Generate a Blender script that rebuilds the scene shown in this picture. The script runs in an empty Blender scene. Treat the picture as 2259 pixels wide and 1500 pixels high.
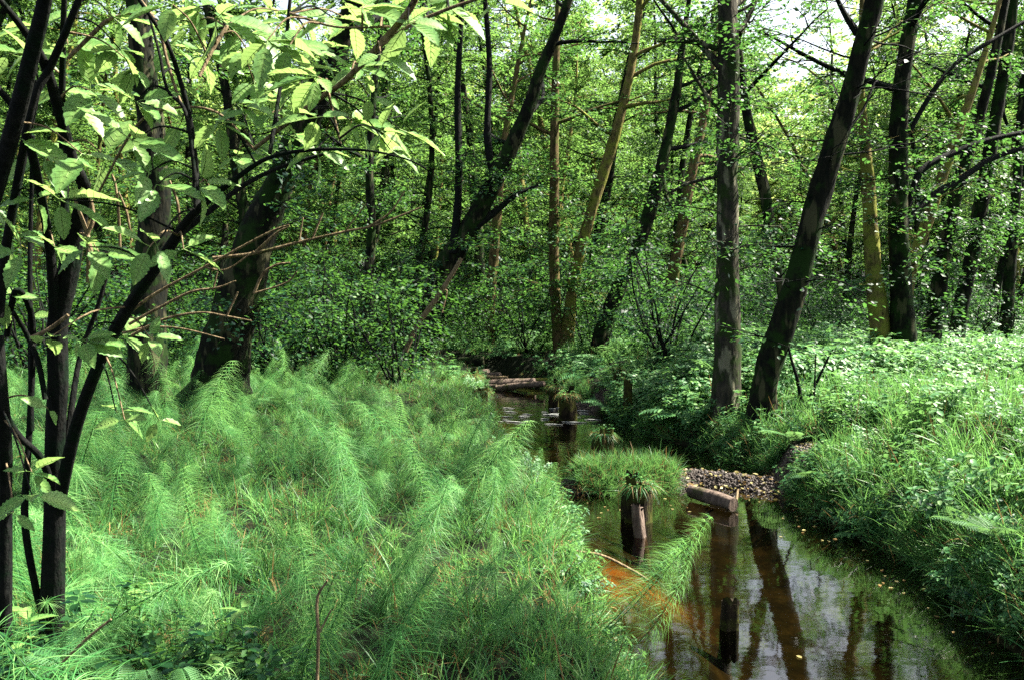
import bpy, math, random
import numpy as np
from mathutils import Vector, Matrix

random.seed(7)
R = np.random.default_rng(11)
S = bpy.context.scene
COL = S.collection
rad = math.radians

# ------------------------------------------------------------------ camera, sky, sun, exposure
CAMZ, TILT, FPX = 2.1, 3.58, 1757.0
cam = bpy.data.objects.new('camera', bpy.data.cameras.new('camera'))
COL.objects.link(cam)
cam.location = (0, 0, CAMZ)
cam.rotation_euler = (rad(90 - TILT), 0, 0)
cam.data.lens = 28; cam.data.sensor_width = 36
cam.data.clip_start = 0.05; cam.data.clip_end = 600
S.camera = cam

SUN_DIR = Vector((0.60, 0.16, 0.80)).normalized()          # towards the sun
sun_el = math.asin(SUN_DIR.z); sun_az = math.atan2(SUN_DIR.x, SUN_DIR.y)
world = bpy.data.worlds.new('World'); S.world = world
world.use_nodes = True
nt = world.node_tree
sky = nt.nodes.new('ShaderNodeTexSky'); sky.sky_type = 'NISHITA'; sky.sun_disc = False
sky.sun_elevation = sun_el; sky.sun_rotation = sun_az
sky.air_density = 1.0; sky.dust_density = 3.5; sky.ozone_density = 1.0
bg = nt.nodes['Background']
hs_ = nt.nodes.new('ShaderNodeHueSaturation'); hs_.inputs['Saturation'].default_value = .55      # thin bright overcast veil
nt.links.new(sky.outputs[0], hs_.inputs['Color']); nt.links.new(hs_.outputs[0], bg.inputs[0]); bg.inputs[1].default_value = 0.05
sl = bpy.data.lights.new('sun', 'SUN'); sun = bpy.data.objects.new('sun', sl); COL.objects.link(sun)
sl.energy = 5.0; sl.angle = rad(0.5); sl.color = (1.0, 0.93, 0.80)
sun.rotation_euler = SUN_DIR.to_track_quat('Z', 'Y').to_euler()
S.view_settings.view_transform = 'Standard'; S.view_settings.look = 'None'
S.view_settings.gamma = 1.0; S.view_settings.use_curve_mapping = False
S.view_settings.exposure = 3.02
S.cycles.max_bounces = 7; S.cycles.diffuse_bounces = 2; S.cycles.glossy_bounces = 2
S.cycles.transmission_bounces = 4; S.cycles.transparent_max_bounces = 6
S.cycles.caustics_reflective = False; S.cycles.caustics_refractive = False
S.cycles.use_denoising = False

# ------------------------------------------------------------------ pixels of the photograph -> the place
_t = rad(TILT); ct, st = math.cos(_t), math.sin(_t)
def ray(px, py):
    a = (px - 1129.5) / FPX; b = -(py - 750) / FPX
    return Vector((a, ct + b * st, -st + b * ct))
def P(px, py, d):                       # point at forward distance d
    r = ray(px, py); return Vector((0, 0, CAMZ)) + r * (d / r.y)
def PZ(px, py, z):                      # point on the level z
    r = ray(px, py); return Vector((0, 0, CAMZ)) + r * ((z - CAMZ) / r.z)

# ------------------------------------------------------------------ terrain shape
CREEK = np.array([  # x, y, half width
    (2.4, -6, 1.3), (2.1, 0, 1.25), (1.95, 3, 1.2), (1.80, 4.3, 1.15), (1.80, 5.8, 1.25), (1.65, 7.4, 1.15),
    (1.45, 9.0, 1.35), (1.25, 10.0, 1.3), (.72, 11.5, 1.05), (.68, 12.7, 1.05), (.38, 14.2, .82),
    (.15, 16, .60), (.13, 17.6, .52), (-1.0, 19.4, .5), (-4, 21, .6), (-9, 22.2, .7), (-20, 25, .8)])
def creek_sdf(x, y):
    best = np.full(np.shape(x), 1e9)
    for (ax, ay, ar), (bx, by, br) in zip(CREEK[:-1], CREEK[1:]):
        dx, dy = bx - ax, by - ay
        t = np.clip(((x - ax) * dx + (y - ay) * dy) / (dx * dx + dy * dy), 0, 1)
        d = np.hypot(x - ax - t * dx, y - ay - t * dy) - (ar + t * (br - ar))
        best = np.minimum(best, d)
    return best
def cx_at(y):
    return np.interp(y, CREEK[:13, 1], CREEK[:13, 0])
_ph = R.uniform(0, 6.28, (24, 2)); _fr = R.normal(0, 1, (24, 2))
def fnoise(x, y, sc):
    v = 0
    for k in range(8):
        v = v + np.sin((x * _fr[k, 0] + y * _fr[k, 1]) / sc + _ph[k, 0])
    return v / 4.0
def seg_d(x, y, ax, ay, bx, by):
    dx, dy = bx - ax, by - ay
    t = np.clip(((x - ax) * dx + (y - ay) * dy) / (dx * dx + dy * dy), 0, 1)
    return np.hypot(x - ax - t * dx, y - ay - t * dy)
def sstep(a, b, v):
    t = np.clip((v - a) / (b - a), 0, 1); return t * t * (3 - 2 * t)
def gravel_mask(x, y):
    x = x + .08 * fnoise(x, y, .25)
    g1 = 1.25 * np.exp(-(seg_d(x, y, .80, 8.4, 1.6, 8.55) / .42) ** 2); g1 = np.maximum(g1, np.exp(-(seg_d(x, y, 1.2, 8.5, 2.0, 8.75) / .42) ** 2))
    g2 = np.exp(-(seg_d(x, y, 2.0, 8.75, 3.0, 8.3) / .42) ** 2)
    g3 = np.exp(-(seg_d(x, y, 1.2, 14.1, 2.1, 13.7) / .42) ** 2)
    return np.maximum(np.maximum(g1, g2), g3)
def height(x, y):
    x = np.asarray(x, float); y = np.asarray(y, float)
    s = creek_sdf(x, y) + .09 * fnoise(x, y, .35) + .05 * fnoise(y, x, .12)
    left = x < cx_at(y)
    bed = -.30 * sstep(0, .8, -s) - .02 + .03 * fnoise(x, y, .3)
    shallow = np.exp(-((x - .95) ** 2 / .12 + (y - 5.1) ** 2 / 1.6))
    bed = bed * (1 - .75 * shallow)
    hl = .44 * sstep(0, .45, s)
    hr = .40 * sstep(0, .35, s) + .46 * sstep(.2, 1.7, s)
    near = sstep(10.5, 8.5, y)
    hr = hr * (near + (1 - near) * .82)
    bank = np.where(left & (y < 18), hl, hr)
    far = sstep(17, 22, y)
    bank = bank * (1 - far) + far * .5 * sstep(0, .5, s)
    bank = bank + .05 * fnoise(x, y, .8) * sstep(.3, 1.2, s) + .12 * fnoise(x, y, 4.) * sstep(1, 4, s)
    rise = .03 * np.maximum(0, y - 26) + .02 * np.maximum(0, np.abs(x) - 12)
    h = np.where(s < 0, bed, np.maximum(bank, -.02) + rise * (s > 1))
    g = gravel_mask(x, y)
    h = np.where(s < .15, np.maximum(h, -.32 + .42 * g), h)
    return h
def hz(x, y): return float(height(x, y))

# ------------------------------------------------------------------ materials
def newmat(name):
    m = bpy.data.materials.new(name); m.use_nodes = True
    n = m.node_tree; n.nodes.clear()
    return m, n, n.nodes, n.links
def ramp(nodes, stops):
    r = nodes.new('ShaderNodeValToRGB'); cr = r.color_ramp
    while len(cr.elements) < len(stops): cr.elements.new(.5)
    for e, (p, c) in zip(cr.elements, stops):
        e.position = p; e.color = (*c, 1)
    return r
def leaf_mat(name, dark, mid, light, trans=(.20, .42, .06), tf=.42, rough=.42, spec=.35, veins=False, spots=0.0):
    m, n, N, L = newmat(name)
    out = N.new('ShaderNodeOutputMaterial')
    at = N.new('ShaderNodeAttribute'); at.attribute_name = 'tone'
    oi = N.new('ShaderNodeObjectInfo')
    ad = N.new('ShaderNodeMath'); ad.operation = 'MULTIPLY_ADD'; ad.inputs[1].default_value = .8; ad.inputs[2].default_value = 0.0
    L.new(at.outputs['Fac'], ad.inputs[0])
    ad2 = N.new('ShaderNodeMath'); ad2.operation = 'MULTIPLY_ADD'; ad2.inputs[1].default_value = .22
    L.new(oi.outputs['Random'], ad2.inputs[0]); L.new(ad.outputs[0], ad2.inputs[2])
    r = ramp(N, [(.16, dark), (.55, mid), (1., light)]); L.new(ad2.outputs[0], r.inputs[0])  # teal near-black end paints shadow into the darkest leaves
    col = r.outputs[0]
    if spots:
        tc = N.new('ShaderNodeTexCoord'); no = N.new('ShaderNodeTexNoise'); no.inputs['Scale'].default_value = 55; no.inputs['Detail'].default_value = 3
        L.new(tc.outputs['Object'], no.inputs['Vector'])
        rr = ramp(N, [(.0, (0, 0, 0)), (.62, (0, 0, 0)), (.70, (1, 1, 1))]); L.new(no.outputs['Fac'], rr.inputs[0])
        mu = N.new('ShaderNodeMath'); mu.operation = 'MULTIPLY'; mu.inputs[1].default_value = spots; L.new(rr.outputs[0], mu.inputs[0])
        mx = N.new('ShaderNodeMixRGB'); L.new(mu.outputs[0], mx.inputs[0]); L.new(col, mx.inputs[1]); mx.inputs[2].default_value = (.16, .10, .03, 1)
        col = mx.outputs[0]
        no2 = N.new('ShaderNodeTexNoise'); no2.inputs['Scale'].default_value = 14; L.new(tc.outputs['Object'], no2.inputs['Vector'])
        hs = N.new('ShaderNodeHueSaturation'); L.new(col, hs.inputs['Color'])
        mr = N.new('ShaderNodeMapRange'); mr.inputs[1].default_value = .3; mr.inputs[2].default_value = .7; mr.inputs[3].default_value = .7; mr.inputs[4].default_value = 1.3
        L.new(no2.outputs['Fac'], mr.inputs[0]); L.new(mr.outputs[0], hs.inputs['Value']); col = hs.outputs[0]
    p = N.new('ShaderNodeBsdfPrincipled'); L.new(col, p.inputs['Base Color'])
    p.inputs['Roughness'].default_value = rough; p.inputs['Specular IOR Level'].default_value = spec
    t = N.new('ShaderNodeBsdfTranslucent')
    mm = N.new('ShaderNodeMixRGB'); mm.inputs[0].default_value = .6; mm.inputs[2].default_value = (*trans, 1); L.new(col, mm.inputs[1])
    L.new(mm.outputs[0], t.inputs[0])
    mx = N.new('ShaderNodeMixShader'); mx.inputs[0].default_value = tf
    L.new(p.outputs[0], mx.inputs[1]); L.new(t.outputs[0], mx.inputs[2]); L.new(mx.outputs[0], out.inputs[0])
    return m
def bark_mat(name, dark, light, moss, mossamt=.5, scale=9.0, lichen=None):
    m, n, N, L = newmat(name)
    out = N.new('ShaderNodeOutputMaterial'); p = N.new('ShaderNodeBsdfPrincipled'); L.new(p.outputs[0], out.inputs[0])
    tc = N.new('ShaderNodeTexCoord'); mp = N.new('ShaderNodeMapping'); mp.inputs['Scale'].default_value = (1, 1, .28)
    L.new(tc.outputs['Object'], mp.inputs[0])
    n1 = N.new('ShaderNodeTexNoise'); n1.inputs['Scale'].default_value = scale * 2.2; n1.inputs['Detail'].default_value = 6; n1.inputs['Roughness'].default_value = .65
    L.new(mp.outputs[0], n1.inputs['Vector'])
    v = N.new('ShaderNodeTexVoronoi'); v.feature = 'DISTANCE_TO_EDGE'; v.inputs['Scale'].default_value = scale * 1.8
    L.new(mp.outputs[0], v.inputs['Vector'])
    r1 = ramp(N, [(.3, dark), (.72, light)]); L.new(n1.outputs['Fac'], r1.inputs[0])
    n2 = N.new('ShaderNodeTexNoise'); n2.inputs['Scale'].default_value = scale * .28; n2.inputs['Detail'].default_value = 5; n2.inputs['Roughness'].default_value = .7
    L.new(tc.outputs['Object'], n2.inputs['Vector'])
    r2 = ramp(N, [(.62 - .3 * mossamt, (0, 0, 0)), (.72 - .3 * mossamt, (1, 1, 1))]); L.new(n2.outputs['Fac'], r2.inputs[0])
    mx = N.new('ShaderNodeMixRGB'); L.new(r2.outputs[0], mx.inputs[0]); L.new(r1.outputs[0], mx.inputs[1]); mx.inputs[2].default_value = (*moss, 1)
    col = mx.outputs[0]
    if lichen:
        n3 = N.new('ShaderNodeTexNoise'); n3.inputs['Scale'].default_value = scale * .8; n3.inputs['Detail'].default_value = 4
        L.new(mp.outputs[0], n3.inputs['Vector'])
        r3 = ramp(N, [(.56, (0, 0, 0)), (.62, (1, 1, 1))]); L.new(n3.outputs['Fac'], r3.inputs[0])
        m3 = N.new('ShaderNodeMixRGB'); L.new(r3.outputs[0], m3.inputs[0]); L.new(col, m3.inputs[1]); m3.inputs[2].default_value = (*lichen, 1); col = m3.outputs[0]
    L.new(col, p.inputs['Base Color']); p.inputs['Roughness'].default_value = .9; p.inputs['Specular IOR Level'].default_value = .06
    b = N.new('ShaderNodeBump'); b.inputs['Strength'].default_value = .9; b.inputs['Distance'].default_value = .02
    ma = N.new('ShaderNodeMath'); ma.operation = 'MULTIPLY'; L.new(n1.outputs['Fac'], ma.inputs[0]); L.new(v.outputs['Distance'], ma.inputs[1])
    ad = N.new('ShaderNodeMath'); ad.operation = 'ADD'; L.new(ma.outputs[0], ad.inputs[0]); L.new(n1.outputs['Fac'], ad.inputs[1])
    L.new(ad.outputs[0], b.inputs['Height']); L.new(b.outputs[0], p.inputs['Normal'])
    return m
M = {}
M['far']    = leaf_mat('far_leaf',   (.001, .013, .009), (.015, .062, .018), (.100, .190, .048), (.20, .38, .07), .42, .5, .2)  # dark stop deepened to carry the shade under the trees
M['glade']  = leaf_mat('sunlit_glade_leaf',  (.050, .105, .028), (.120, .200, .050), (.230, .300, .090), (.34, .46, .12), .48, .6, .1)  # sunlight of the far clearing put into a brighter, yellower leaf colour
M['alder']  = leaf_mat('alder_leaf', (.0006, .010, .008), (.007, .044, .014), (.055, .130, .032), (.10, .25, .04), .36, .5, .16)
M['shade']  = leaf_mat('shaded_shrub_leaf', (.001, .010, .006), (.009, .038, .010), (.055, .125, .024), (.09, .23, .03), .34, .5, .10)  # shade put into the dark leaf colour, dappled sun into its warmer stops
M['herb']   = leaf_mat('herb_leaf',  (.002, .028, .014), (.036, .125, .036), (.170, .270, .110), (.15, .32, .07), .36, .5, .22)  # light stop raised to stand for sun on the right undergrowth
M['grass']  = leaf_mat('grass_leaf', (.002, .030, .013), (.034, .130, .032), (.155, .265, .080), (.17, .37, .08), .40, .45, .2)
M['dry']    = leaf_mat('dry_grass',  (.05, .03, .010), (.13, .085, .03), (.24, .18, .08), (.2, .13, .05), .25, .6, .1)
M['tail']   = leaf_mat('horsetail_leaf', (.001, .028, .013), (.040, .155, .038), (.210, .380, .120), (.24, .50, .11), .42, .5, .18)  # light stop raised as a painted sun highlight
M['big']    = leaf_mat('elder_leaf', (.025, .095, .026), (.085, .185, .046), (.190, .295, .085), (.28, .42, .11), .44, .42, .25, spots=.35)
M['fern']   = leaf_mat('fern_leaf',  (.015, .075, .026), (.035, .110, .034), (.085, .180, .060), (.16, .30, .08), .34, .5, .2)
M['yellow'] = leaf_mat('yellow_leaf', (.10, .085, .03), (.20, .18, .07), (.30, .28, .13), (.2, .18, .05), .2, .5, .2)
M['bark']   = bark_mat('alder_bark', (.0004, .0018, .002), (.010, .010, .006), (.008, .020, .004), .50, lichen=(.034, .034, .018))  # teal shadow tone put into the dark stop
M['bark_pale'] = bark_mat('pale_alder_bark', (.006, .008, .008), (.048, .042, .030), (.016, .028, .008), .48, lichen=(.12, .115, .08))
M['bark_sunlit_moss'] = bark_mat('sunlit_mossy_bark', (.006, .008, .004), (.20, .16, .06), (.12, .13, .024), .55)  # moss, plus ochre sunlight painted into the light tone
M['bark_sunlit_red'] = bark_mat('sunlit_reddish_bark', (.003, .005, .003), (.14, .10, .045), (.05, .06, .014), .45)  # sunlit trunk edges and patches put into the light bark tone
M['dark_stem'] = bark_mat('dark_stem', (.0015, .003, .003), (.010, .010, .009), (.003, .008, .004), .35, 20)  # near-black: the shade on the stems is put into their colour
M['dead'] = bark_mat('dead_wood', (.035, .024, .014), (.22, .17, .10), (.05, .05, .02), .12, 26)
M['log'] = bark_mat('wet_log', (.030, .022, .019), (.13, .10, .08), (.03, .034, .012), .2, 12)
M['rot'] = bark_mat('rotten_wood', (.002, .002, .002), (.016, .011, .005), (.07, .05, .012), .10, 14)
M['stump'] = bark_mat('stump_wood', (.0015, .002, .002), (.022, .016, .009), (.030, .034, .007), .58, 12)

def ground_mat():
    m, n, N, L = newmat('forest_soil')
    out = N.new('ShaderNodeOutputMaterial'); p = N.new('ShaderNodeBsdfPrincipled'); L.new(p.outputs[0], out.inputs[0])
    tc = N.new('ShaderNodeTexCoord')
    n1 = N.new('ShaderNodeTexNoise'); n1.inputs['Scale'].default_value = 9; n1.inputs['Detail'].default_value = 8; n1.inputs['Roughness'].default_value = .7
    L.new(tc.outputs['Object'], n1.inputs['Vector'])
    soil = ramp(N, [(.3, (.001, .003, .002)), (.55, (.006, .008, .004)), (.75, (.018, .016, .008))]); L.new(n1.outputs['Fac'], soil.inputs[0])
    bedn = N.new('ShaderNodeTexNoise'); bedn.inputs['Scale'].default_value = 3.2; bedn.inputs['Detail'].default_value = 7; bedn.inputs['Roughness'].default_value = .72
    L.new(tc.outputs['Object'], bedn.inputs['Vector'])
    bed = ramp(N, [(.34, (.002, .003, .002)), (.5, (.010, .010, .004)), (.68, (.030, .026, .010))]); L.new(bedn.outputs['Fac'], bed.inputs[0])
    sand = ramp(N, [(.40, (.12, .042, .008)), (.6, (.40, .17, .035))]); L.new(bedn.outputs['Fac'], sand.inputs[0])
    gv = N.new('ShaderNodeTexVoronoi'); gv.inputs['Scale'].default_value = 34; L.new(tc.outputs['Object'], gv.inputs['Vector'])
    gr = ramp(N, [(0, (.008, .007, .005)), (.5, (.022, .018, .014)), (1, (.06, .048, .038))]); L.new(gv.outputs['Color'], gr.inputs[0])
    def attr(k):
        a = N.new('ShaderNodeAttribute'); a.attribute_name = k; return a.outputs['Fac']
    def mix(f, a, b):
        x = N.new('ShaderNodeMixRGB'); L.new(f, x.inputs[0]); L.new(a, x.inputs[1]); L.new(b, x.inputs[2]); return x.outputs[0]
    c = mix(attr('bed'), soil.outputs[0], bed.outputs[0]); c = mix(attr('sand'), c, sand.outputs[0]); c = mix(attr('gravel'), c, gr.outputs[0])
    L.new(c, p.inputs['Base Color']); p.inputs['Roughness'].default_value = .85; p.inputs['Specular IOR Level'].default_value = .05
    b = N.new('ShaderNodeBump'); b.inputs['Strength'].default_value = .8; b.inputs['Distance'].default_value = .04
    L.new(n1.outputs['Fac'], b.inputs['Height']); L.new(b.outputs[0], p.inputs['Normal'])
    return m
def water_mat():
    m, n, N, L = newmat('creek_water')
    out = N.new('ShaderNodeOutputMaterial')
    tc = N.new('ShaderNodeTexCoord'); mp = N.new('ShaderNodeMapping'); mp.inputs['Scale'].default_value = (1.0, 1.7, 1)
    L.new(tc.outputs['Object'], mp.inputs[0])
    n1 = N.new('ShaderNodeTexNoise'); n1.inputs['Scale'].default_value = 7; n1.inputs['Detail'].default_value = 4; L.new(mp.outputs[0], n1.inputs['Vector'])
    n2 = N.new('ShaderNodeTexNoise'); n2.inputs['Scale'].default_value = 1.6; n2.inputs['Detail'].default_value = 2; L.new(mp.outputs[0], n2.inputs['Vector'])
    a = N.new('ShaderNodeMath'); a.operation = 'MULTIPLY_ADD'; a.inputs[1].default_value = .22; L.new(n1.outputs['Fac'], a.inputs[0]); L.new(n2.outputs['Fac'], a.inputs[2])
    at = N.new('ShaderNodeAttribute'); at.attribute_name = 'rough_water'
    st_ = N.new('ShaderNodeMath'); st_.operation = 'MULTIPLY_ADD'; st_.inputs[1].default_value = .8; st_.inputs[2].default_value = .07; L.new(at.outputs['Fac'], st_.inputs[0])
    b = N.new('ShaderNodeBump'); b.inputs['Distance'].default_value = .03; L.new(st_.outputs[0], b.inputs['Strength']); L.new(a.outputs[0], b.inputs['Height'])
    g = N.new('ShaderNodeBsdfGlossy'); g.inputs['Roughness'].default_value = .035; g.inputs['Color'].default_value = (.95, .95, .95, 1); L.new(b.outputs[0], g.inputs['Normal'])
    t = N.new('ShaderNodeBsdfTransparent'); t.inputs['Color'].default_value = (.46, .38, .25, 1)
    f = N.new('ShaderNodeFresnel'); f.inputs['IOR'].default_value = 1.38; L.new(b.outputs[0], f.inputs['Normal'])
    fm = N.new('ShaderNodeMath'); fm.operation = 'MULTIPLY_ADD'; fm.inputs[1].default_value = 1.25; fm.inputs[2].default_value = .05; fm.use_clamp = True; L.new(f.outputs[0], fm.inputs[0])
    mx = N.new('ShaderNodeMixShader'); L.new(fm.outputs[0], mx.inputs[0]); L.new(t.outputs[0], mx.inputs[1]); L.new(g.outputs[0], mx.inputs[2])
    L.new(mx.outputs[0], out.inputs[0])
    return m
def plain_mat(name, c, rough=.8, var=.3, scale=20):
    m, n, N, L = newmat(name)
    out = N.new('ShaderNodeOutputMaterial'); p = N.new('ShaderNodeBsdfPrincipled'); L.new(p.outputs[0], out.inputs[0])
    tc = N.new('ShaderNodeTexCoord'); no = N.new('ShaderNodeTexNoise'); no.inputs['Scale'].default_value = scale; no.inputs['Detail'].default_value = 5
    L.new(tc.outputs['Object'], no.inputs['Vector']); oi = N.new('ShaderNodeObjectInfo')
    r = ramp(N, [(.3, tuple(v * (1 - var) for v in c)), (.7, tuple(min(1, v * (1 + var)) for v in c))])
    L.new(no.outputs['Fac'], r.inputs[0])
    h = N.new('ShaderNodeHueSaturation'); L.new(r.outputs[0], h.inputs['Color'])
    mr = N.new('ShaderNodeMapRange'); mr.inputs[3].default_value = .45; mr.inputs[4].default_value = 1.6; L.new(oi.outputs['Random'], mr.inputs[0]); L.new(mr.outputs[0], h.inputs['Value'])
    L.new(h.outputs[0], p.inputs['Base Color']); p.inputs['Roughness'].default_value = rough; p.inputs['Specular IOR Level'].default_value = .15
    return m
M['ground'] = ground_mat(); M['water'] = water_mat()
M['stone'] = plain_mat('pebble', (.036, .029, .025), .6)
M['foam'] = plain_mat('water_foam', (.22, .23, .22), .4, .4)

# ------------------------------------------------------------------ mesh building
class MB:
    def __init__(s): s.v = []; s.f = []; s.t = []; s.mi = []; s.n = 0
    def add(s, v, f, tone=None, mi=0):
        v = np.asarray(v, float).reshape(-1, 3); f = np.asarray(f, int)
        s.v.append(v); s.f.append(f + s.n); s.n += len(v)
        s.t.append(np.full(len(v), .5) if tone is None else np.broadcast_to(tone, (len(v),)))
        s.mi.append(np.full(len(f), mi)); return s
    def mesh(s, name, mats, smooth=True):
        me = bpy.data.meshes.new(name)
        if not s.v: return me
        v = np.concatenate(s.v)
        me.vertices.add(len(v)); me.vertices.foreach_set('co', v.ravel())
        ls = np.concatenate([f.ravel() for f in s.f]); tot = np.concatenate([np.full(len(f), f.shape[1]) for f in s.f])
        me.loops.add(len(ls)); me.loops.foreach_set('vertex_index', ls)
        me.polygons.add(len(tot))
        st0 = np.concatenate([[0], np.cumsum(tot)[:-1]])
        me.polygons.foreach_set('loop_start', st0); me.polygons.foreach_set('loop_total', tot)
        me.polygons.foreach_set('material_index', np.concatenate(s.mi))
        a = me.attributes.new('tone', 'FLOAT', 'POINT'); a.data.foreach_set('value', np.concatenate(s.t))
        for m in (mats if isinstance(mats, (list, tuple)) else [mats]): me.materials.append(m)
        me.update(calc_edges=True)
        if smooth: me.polygons.foreach_set('use_smooth', np.ones(len(tot), bool))
        return me
def link(name, me, parent=None, loc=None):
    o = bpy.data.objects.new(name, me); COL.objects.link(o)
    if parent: o.parent = parent
    if loc is not None: o.location = loc
    return o
def tag(o, label=None, cat=None, group=None, kind=None):
    if label: o['label'] = label
    if cat: o['category'] = cat
    if group: o['group'] = group
    if kind: o['kind'] = kind
    return o
def thing(name, loc, label, cat, group=None, rz=0):
    o = bpy.data.objects.new(name, None); COL.objects.link(o); o.location = loc; o.rotation_euler = (0, 0, rz)
    return tag(o, label, cat, group)
def copy_tree(root, loc, rz, scale, label=None, rx=0, ry=0):
    r = root.copy(); COL.objects.link(r); r.location = loc; r.rotation_euler = (rx, ry, rz)
    r.scale = (scale,) * 3 if np.isscalar(scale) else scale
    if label: r['label'] = label
    for ch in list(root.children):
        c = ch.copy(); COL.objects.link(c); c.parent = r
        for g in list(ch.children):
            d = g.copy(); COL.objects.link(d); d.parent = c
    return r

def catmull(pts, n_per=6):
    p = np.asarray(pts, float)
    if len(p) < 3:
        t = np.linspace(0, 1, n_per + 1)[:, None]; return p[0] * (1 - t) + p[-1] * t
    q = np.vstack([2 * p[0] - p[1], p, 2 * p[-1] - p[-2]]); out = []
    for i in range(1, len(q) - 2):
        t = np.linspace(0, 1, n_per, endpoint=False)[:, None]
        a, b, c, d = q[i - 1], q[i], q[i + 1], q[i + 2]
        out.append(.5 * ((2 * b) + (-a + c) * t + (2 * a - 5 * b + 4 * c - d) * t ** 2 + (-a + 3 * b - 3 * c + d) * t ** 3))
    out.append(p[-1:]); return np.vstack(out)
def tube(mb, pts, rads, sides=6, lump=0.0, tone=.5, mi=0, cap=True, seed=0):
    pts = np.asarray(pts, float); rads = np.broadcast_to(rads, (len(pts),)).astype(float)
    T = np.gradient(pts, axis=0); T /= np.linalg.norm(T, axis=1)[:, None] + 1e-9
    ref = np.array([0, 0, 1.]) if abs(T[0, 2]) < .9 else np.array([1., 0, 0])
    u = np.cross(T[0], ref); u /= np.linalg.norm(u); U = [u]
    for k in range(1, len(pts)):
        u = U[-1] - T[k] * np.dot(U[-1], T[k]); U.append(u / (np.linalg.norm(u) + 1e-9))
    U = np.array(U); V = np.cross(T, U)
    a = np.linspace(0, 2 * np.pi, sides, endpoint=False)
    rr = np.repeat(rads[:, None], sides, 1)
    if lump:
        s = np.linspace(0, 1, len(pts)) * np.linalg.norm(np.diff(pts, axis=0), axis=1).sum()
        ph = R.uniform(0, 6.28, 8)
        w = 0
        for k, (fa, fs) in enumerate([(1, 1.3), (2, 2.1), (3, 3.7), (2, 5.3), (4, 7.1), (1, 9.), (5, 11.), (3, 15.)]):
            w = w + np.sin(fa * a[None] + fs * s[:, None] + ph[k]) / (1 + .35 * k)
        rr = rr * (1 + lump * w)
    v = pts[:, None] + rr[..., None] * (np.cos(a)[None, :, None] * U[:, None] + np.sin(a)[None, :, None] * V[:, None])
    n = len(pts); i = np.arange(n - 1)[:, None] * sides; j = np.arange(sides)[None]; j2 = (j + 1) % sides
    f = np.stack([i + j, i + j2, i + sides + j2, i + sides + j], -1).reshape(-1, 4)
    mb.add(v.reshape(-1, 3), f, tone, mi)
    if cap:
        mb.add(np.vstack([v[-1], pts[-1:]]), np.stack([np.arange(sides), (np.arange(sides) + 1) % sides, np.full(sides, sides)], 1), tone, mi)
def nrm(a): return a / (np.linalg.norm(a, axis=-1, keepdims=True) + 1e-9)
def leaves(mb, pos, dirs, nor, size, tone, width=.55, mi=0, full=False):
    n = len(pos)
    if n == 0: return
    d = nrm(dirs); s = nrm(np.cross(nor, d)); u = np.cross(d, s)
    L = np.broadcast_to(size, (n,))[:, None]; W = L * width * .5
    if full:   # six corner leaf folded on the midrib
        v = np.stack([pos, pos + d * L * .35 + s * W + u * L * .06, pos + d * L * .72 + s * W * .8 + u * L * .03, pos + d * L - u * L * .06,
                      pos + d * L * .72 - s * W * .8 + u * L * .03, pos + d * L * .35 - s * W + u * L * .06], 1)
        f = np.array([[0, 1, 2, 3], [0, 3, 4, 5]])
    else:
        v = np.stack([pos, pos + d * L * .45 + s * W + u * L * .07, pos + d * L, pos + d * L * .45 - s * W + u * L * .07], 1)
        f = np.array([[0, 1, 2], [0, 2, 3]])
    k = v.shape[1]
    F = (f[None] + (np.arange(n) * k)[:, None, None]).reshape(-1, f.shape[1])
    mb.add(v.reshape(-1, 3), F, np.repeat(np.broadcast_to(tone, (n,)), k), mi)
def spray(mb, c, dirv, length, n, size, flat=.25, tone=.5, tvar=.3, droop=.15, full=False, keep=None, width=.6):
    """leaves spread along a flat, drooping spray that starts at c and runs in direction dirv"""
    d = dirv / (np.linalg.norm(dirv) + 1e-9)
    s = np.cross(d, [0, 0, 1.]); s = s / (np.linalg.norm(s) + 1e-9); u = np.cross(s, d)
    t = R.uniform(.05, 1, n); wid = .42 * length * (1 - .55 * t) * R.choice([-1, 1], n) * R.uniform(.1, 1, n)
    pos = c + d * (t * length)[:, None] + s * wid[:, None] + u * (R.normal(0, flat * .3, n) * length)[:, None]
    pos[:, 2] -= droop * length * t ** 2
    a = np.sign(wid) * R.uniform(.4, 1.2, n)
    ld = d * np.cos(a)[:, None] + s * np.sin(a)[:, None] + R.normal(0, .25, (n, 3)); ld[:, 2] -= .25
    no = np.array([0, 0, 1.]) + R.normal(0, .38, (n, 3))
    sz = size * R.uniform(.65, 1.2, n)
    tn = np.clip(tone + R.normal(0, tvar, n), 0, 1)
    if keep is not None:
        k = keep(pos); pos, ld, no, sz, tn = pos[k], ld[k], no[k], sz[k], tn[k]
    leaves(mb, pos, ld, no, sz, tn, width, full=full)
def limb_pts(p0, d, L, n=7, curl=.25, up=.0):
    p = [np.array(p0, float)]; d = np.array(d, float); d /= np.linalg.norm(d)
    for k in range(n):
        d = d + R.normal(0, curl / 3, 3); d[2] += up; d /= np.linalg.norm(d); p.append(p[-1] + d * L / n)
    return np.array(p)

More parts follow.
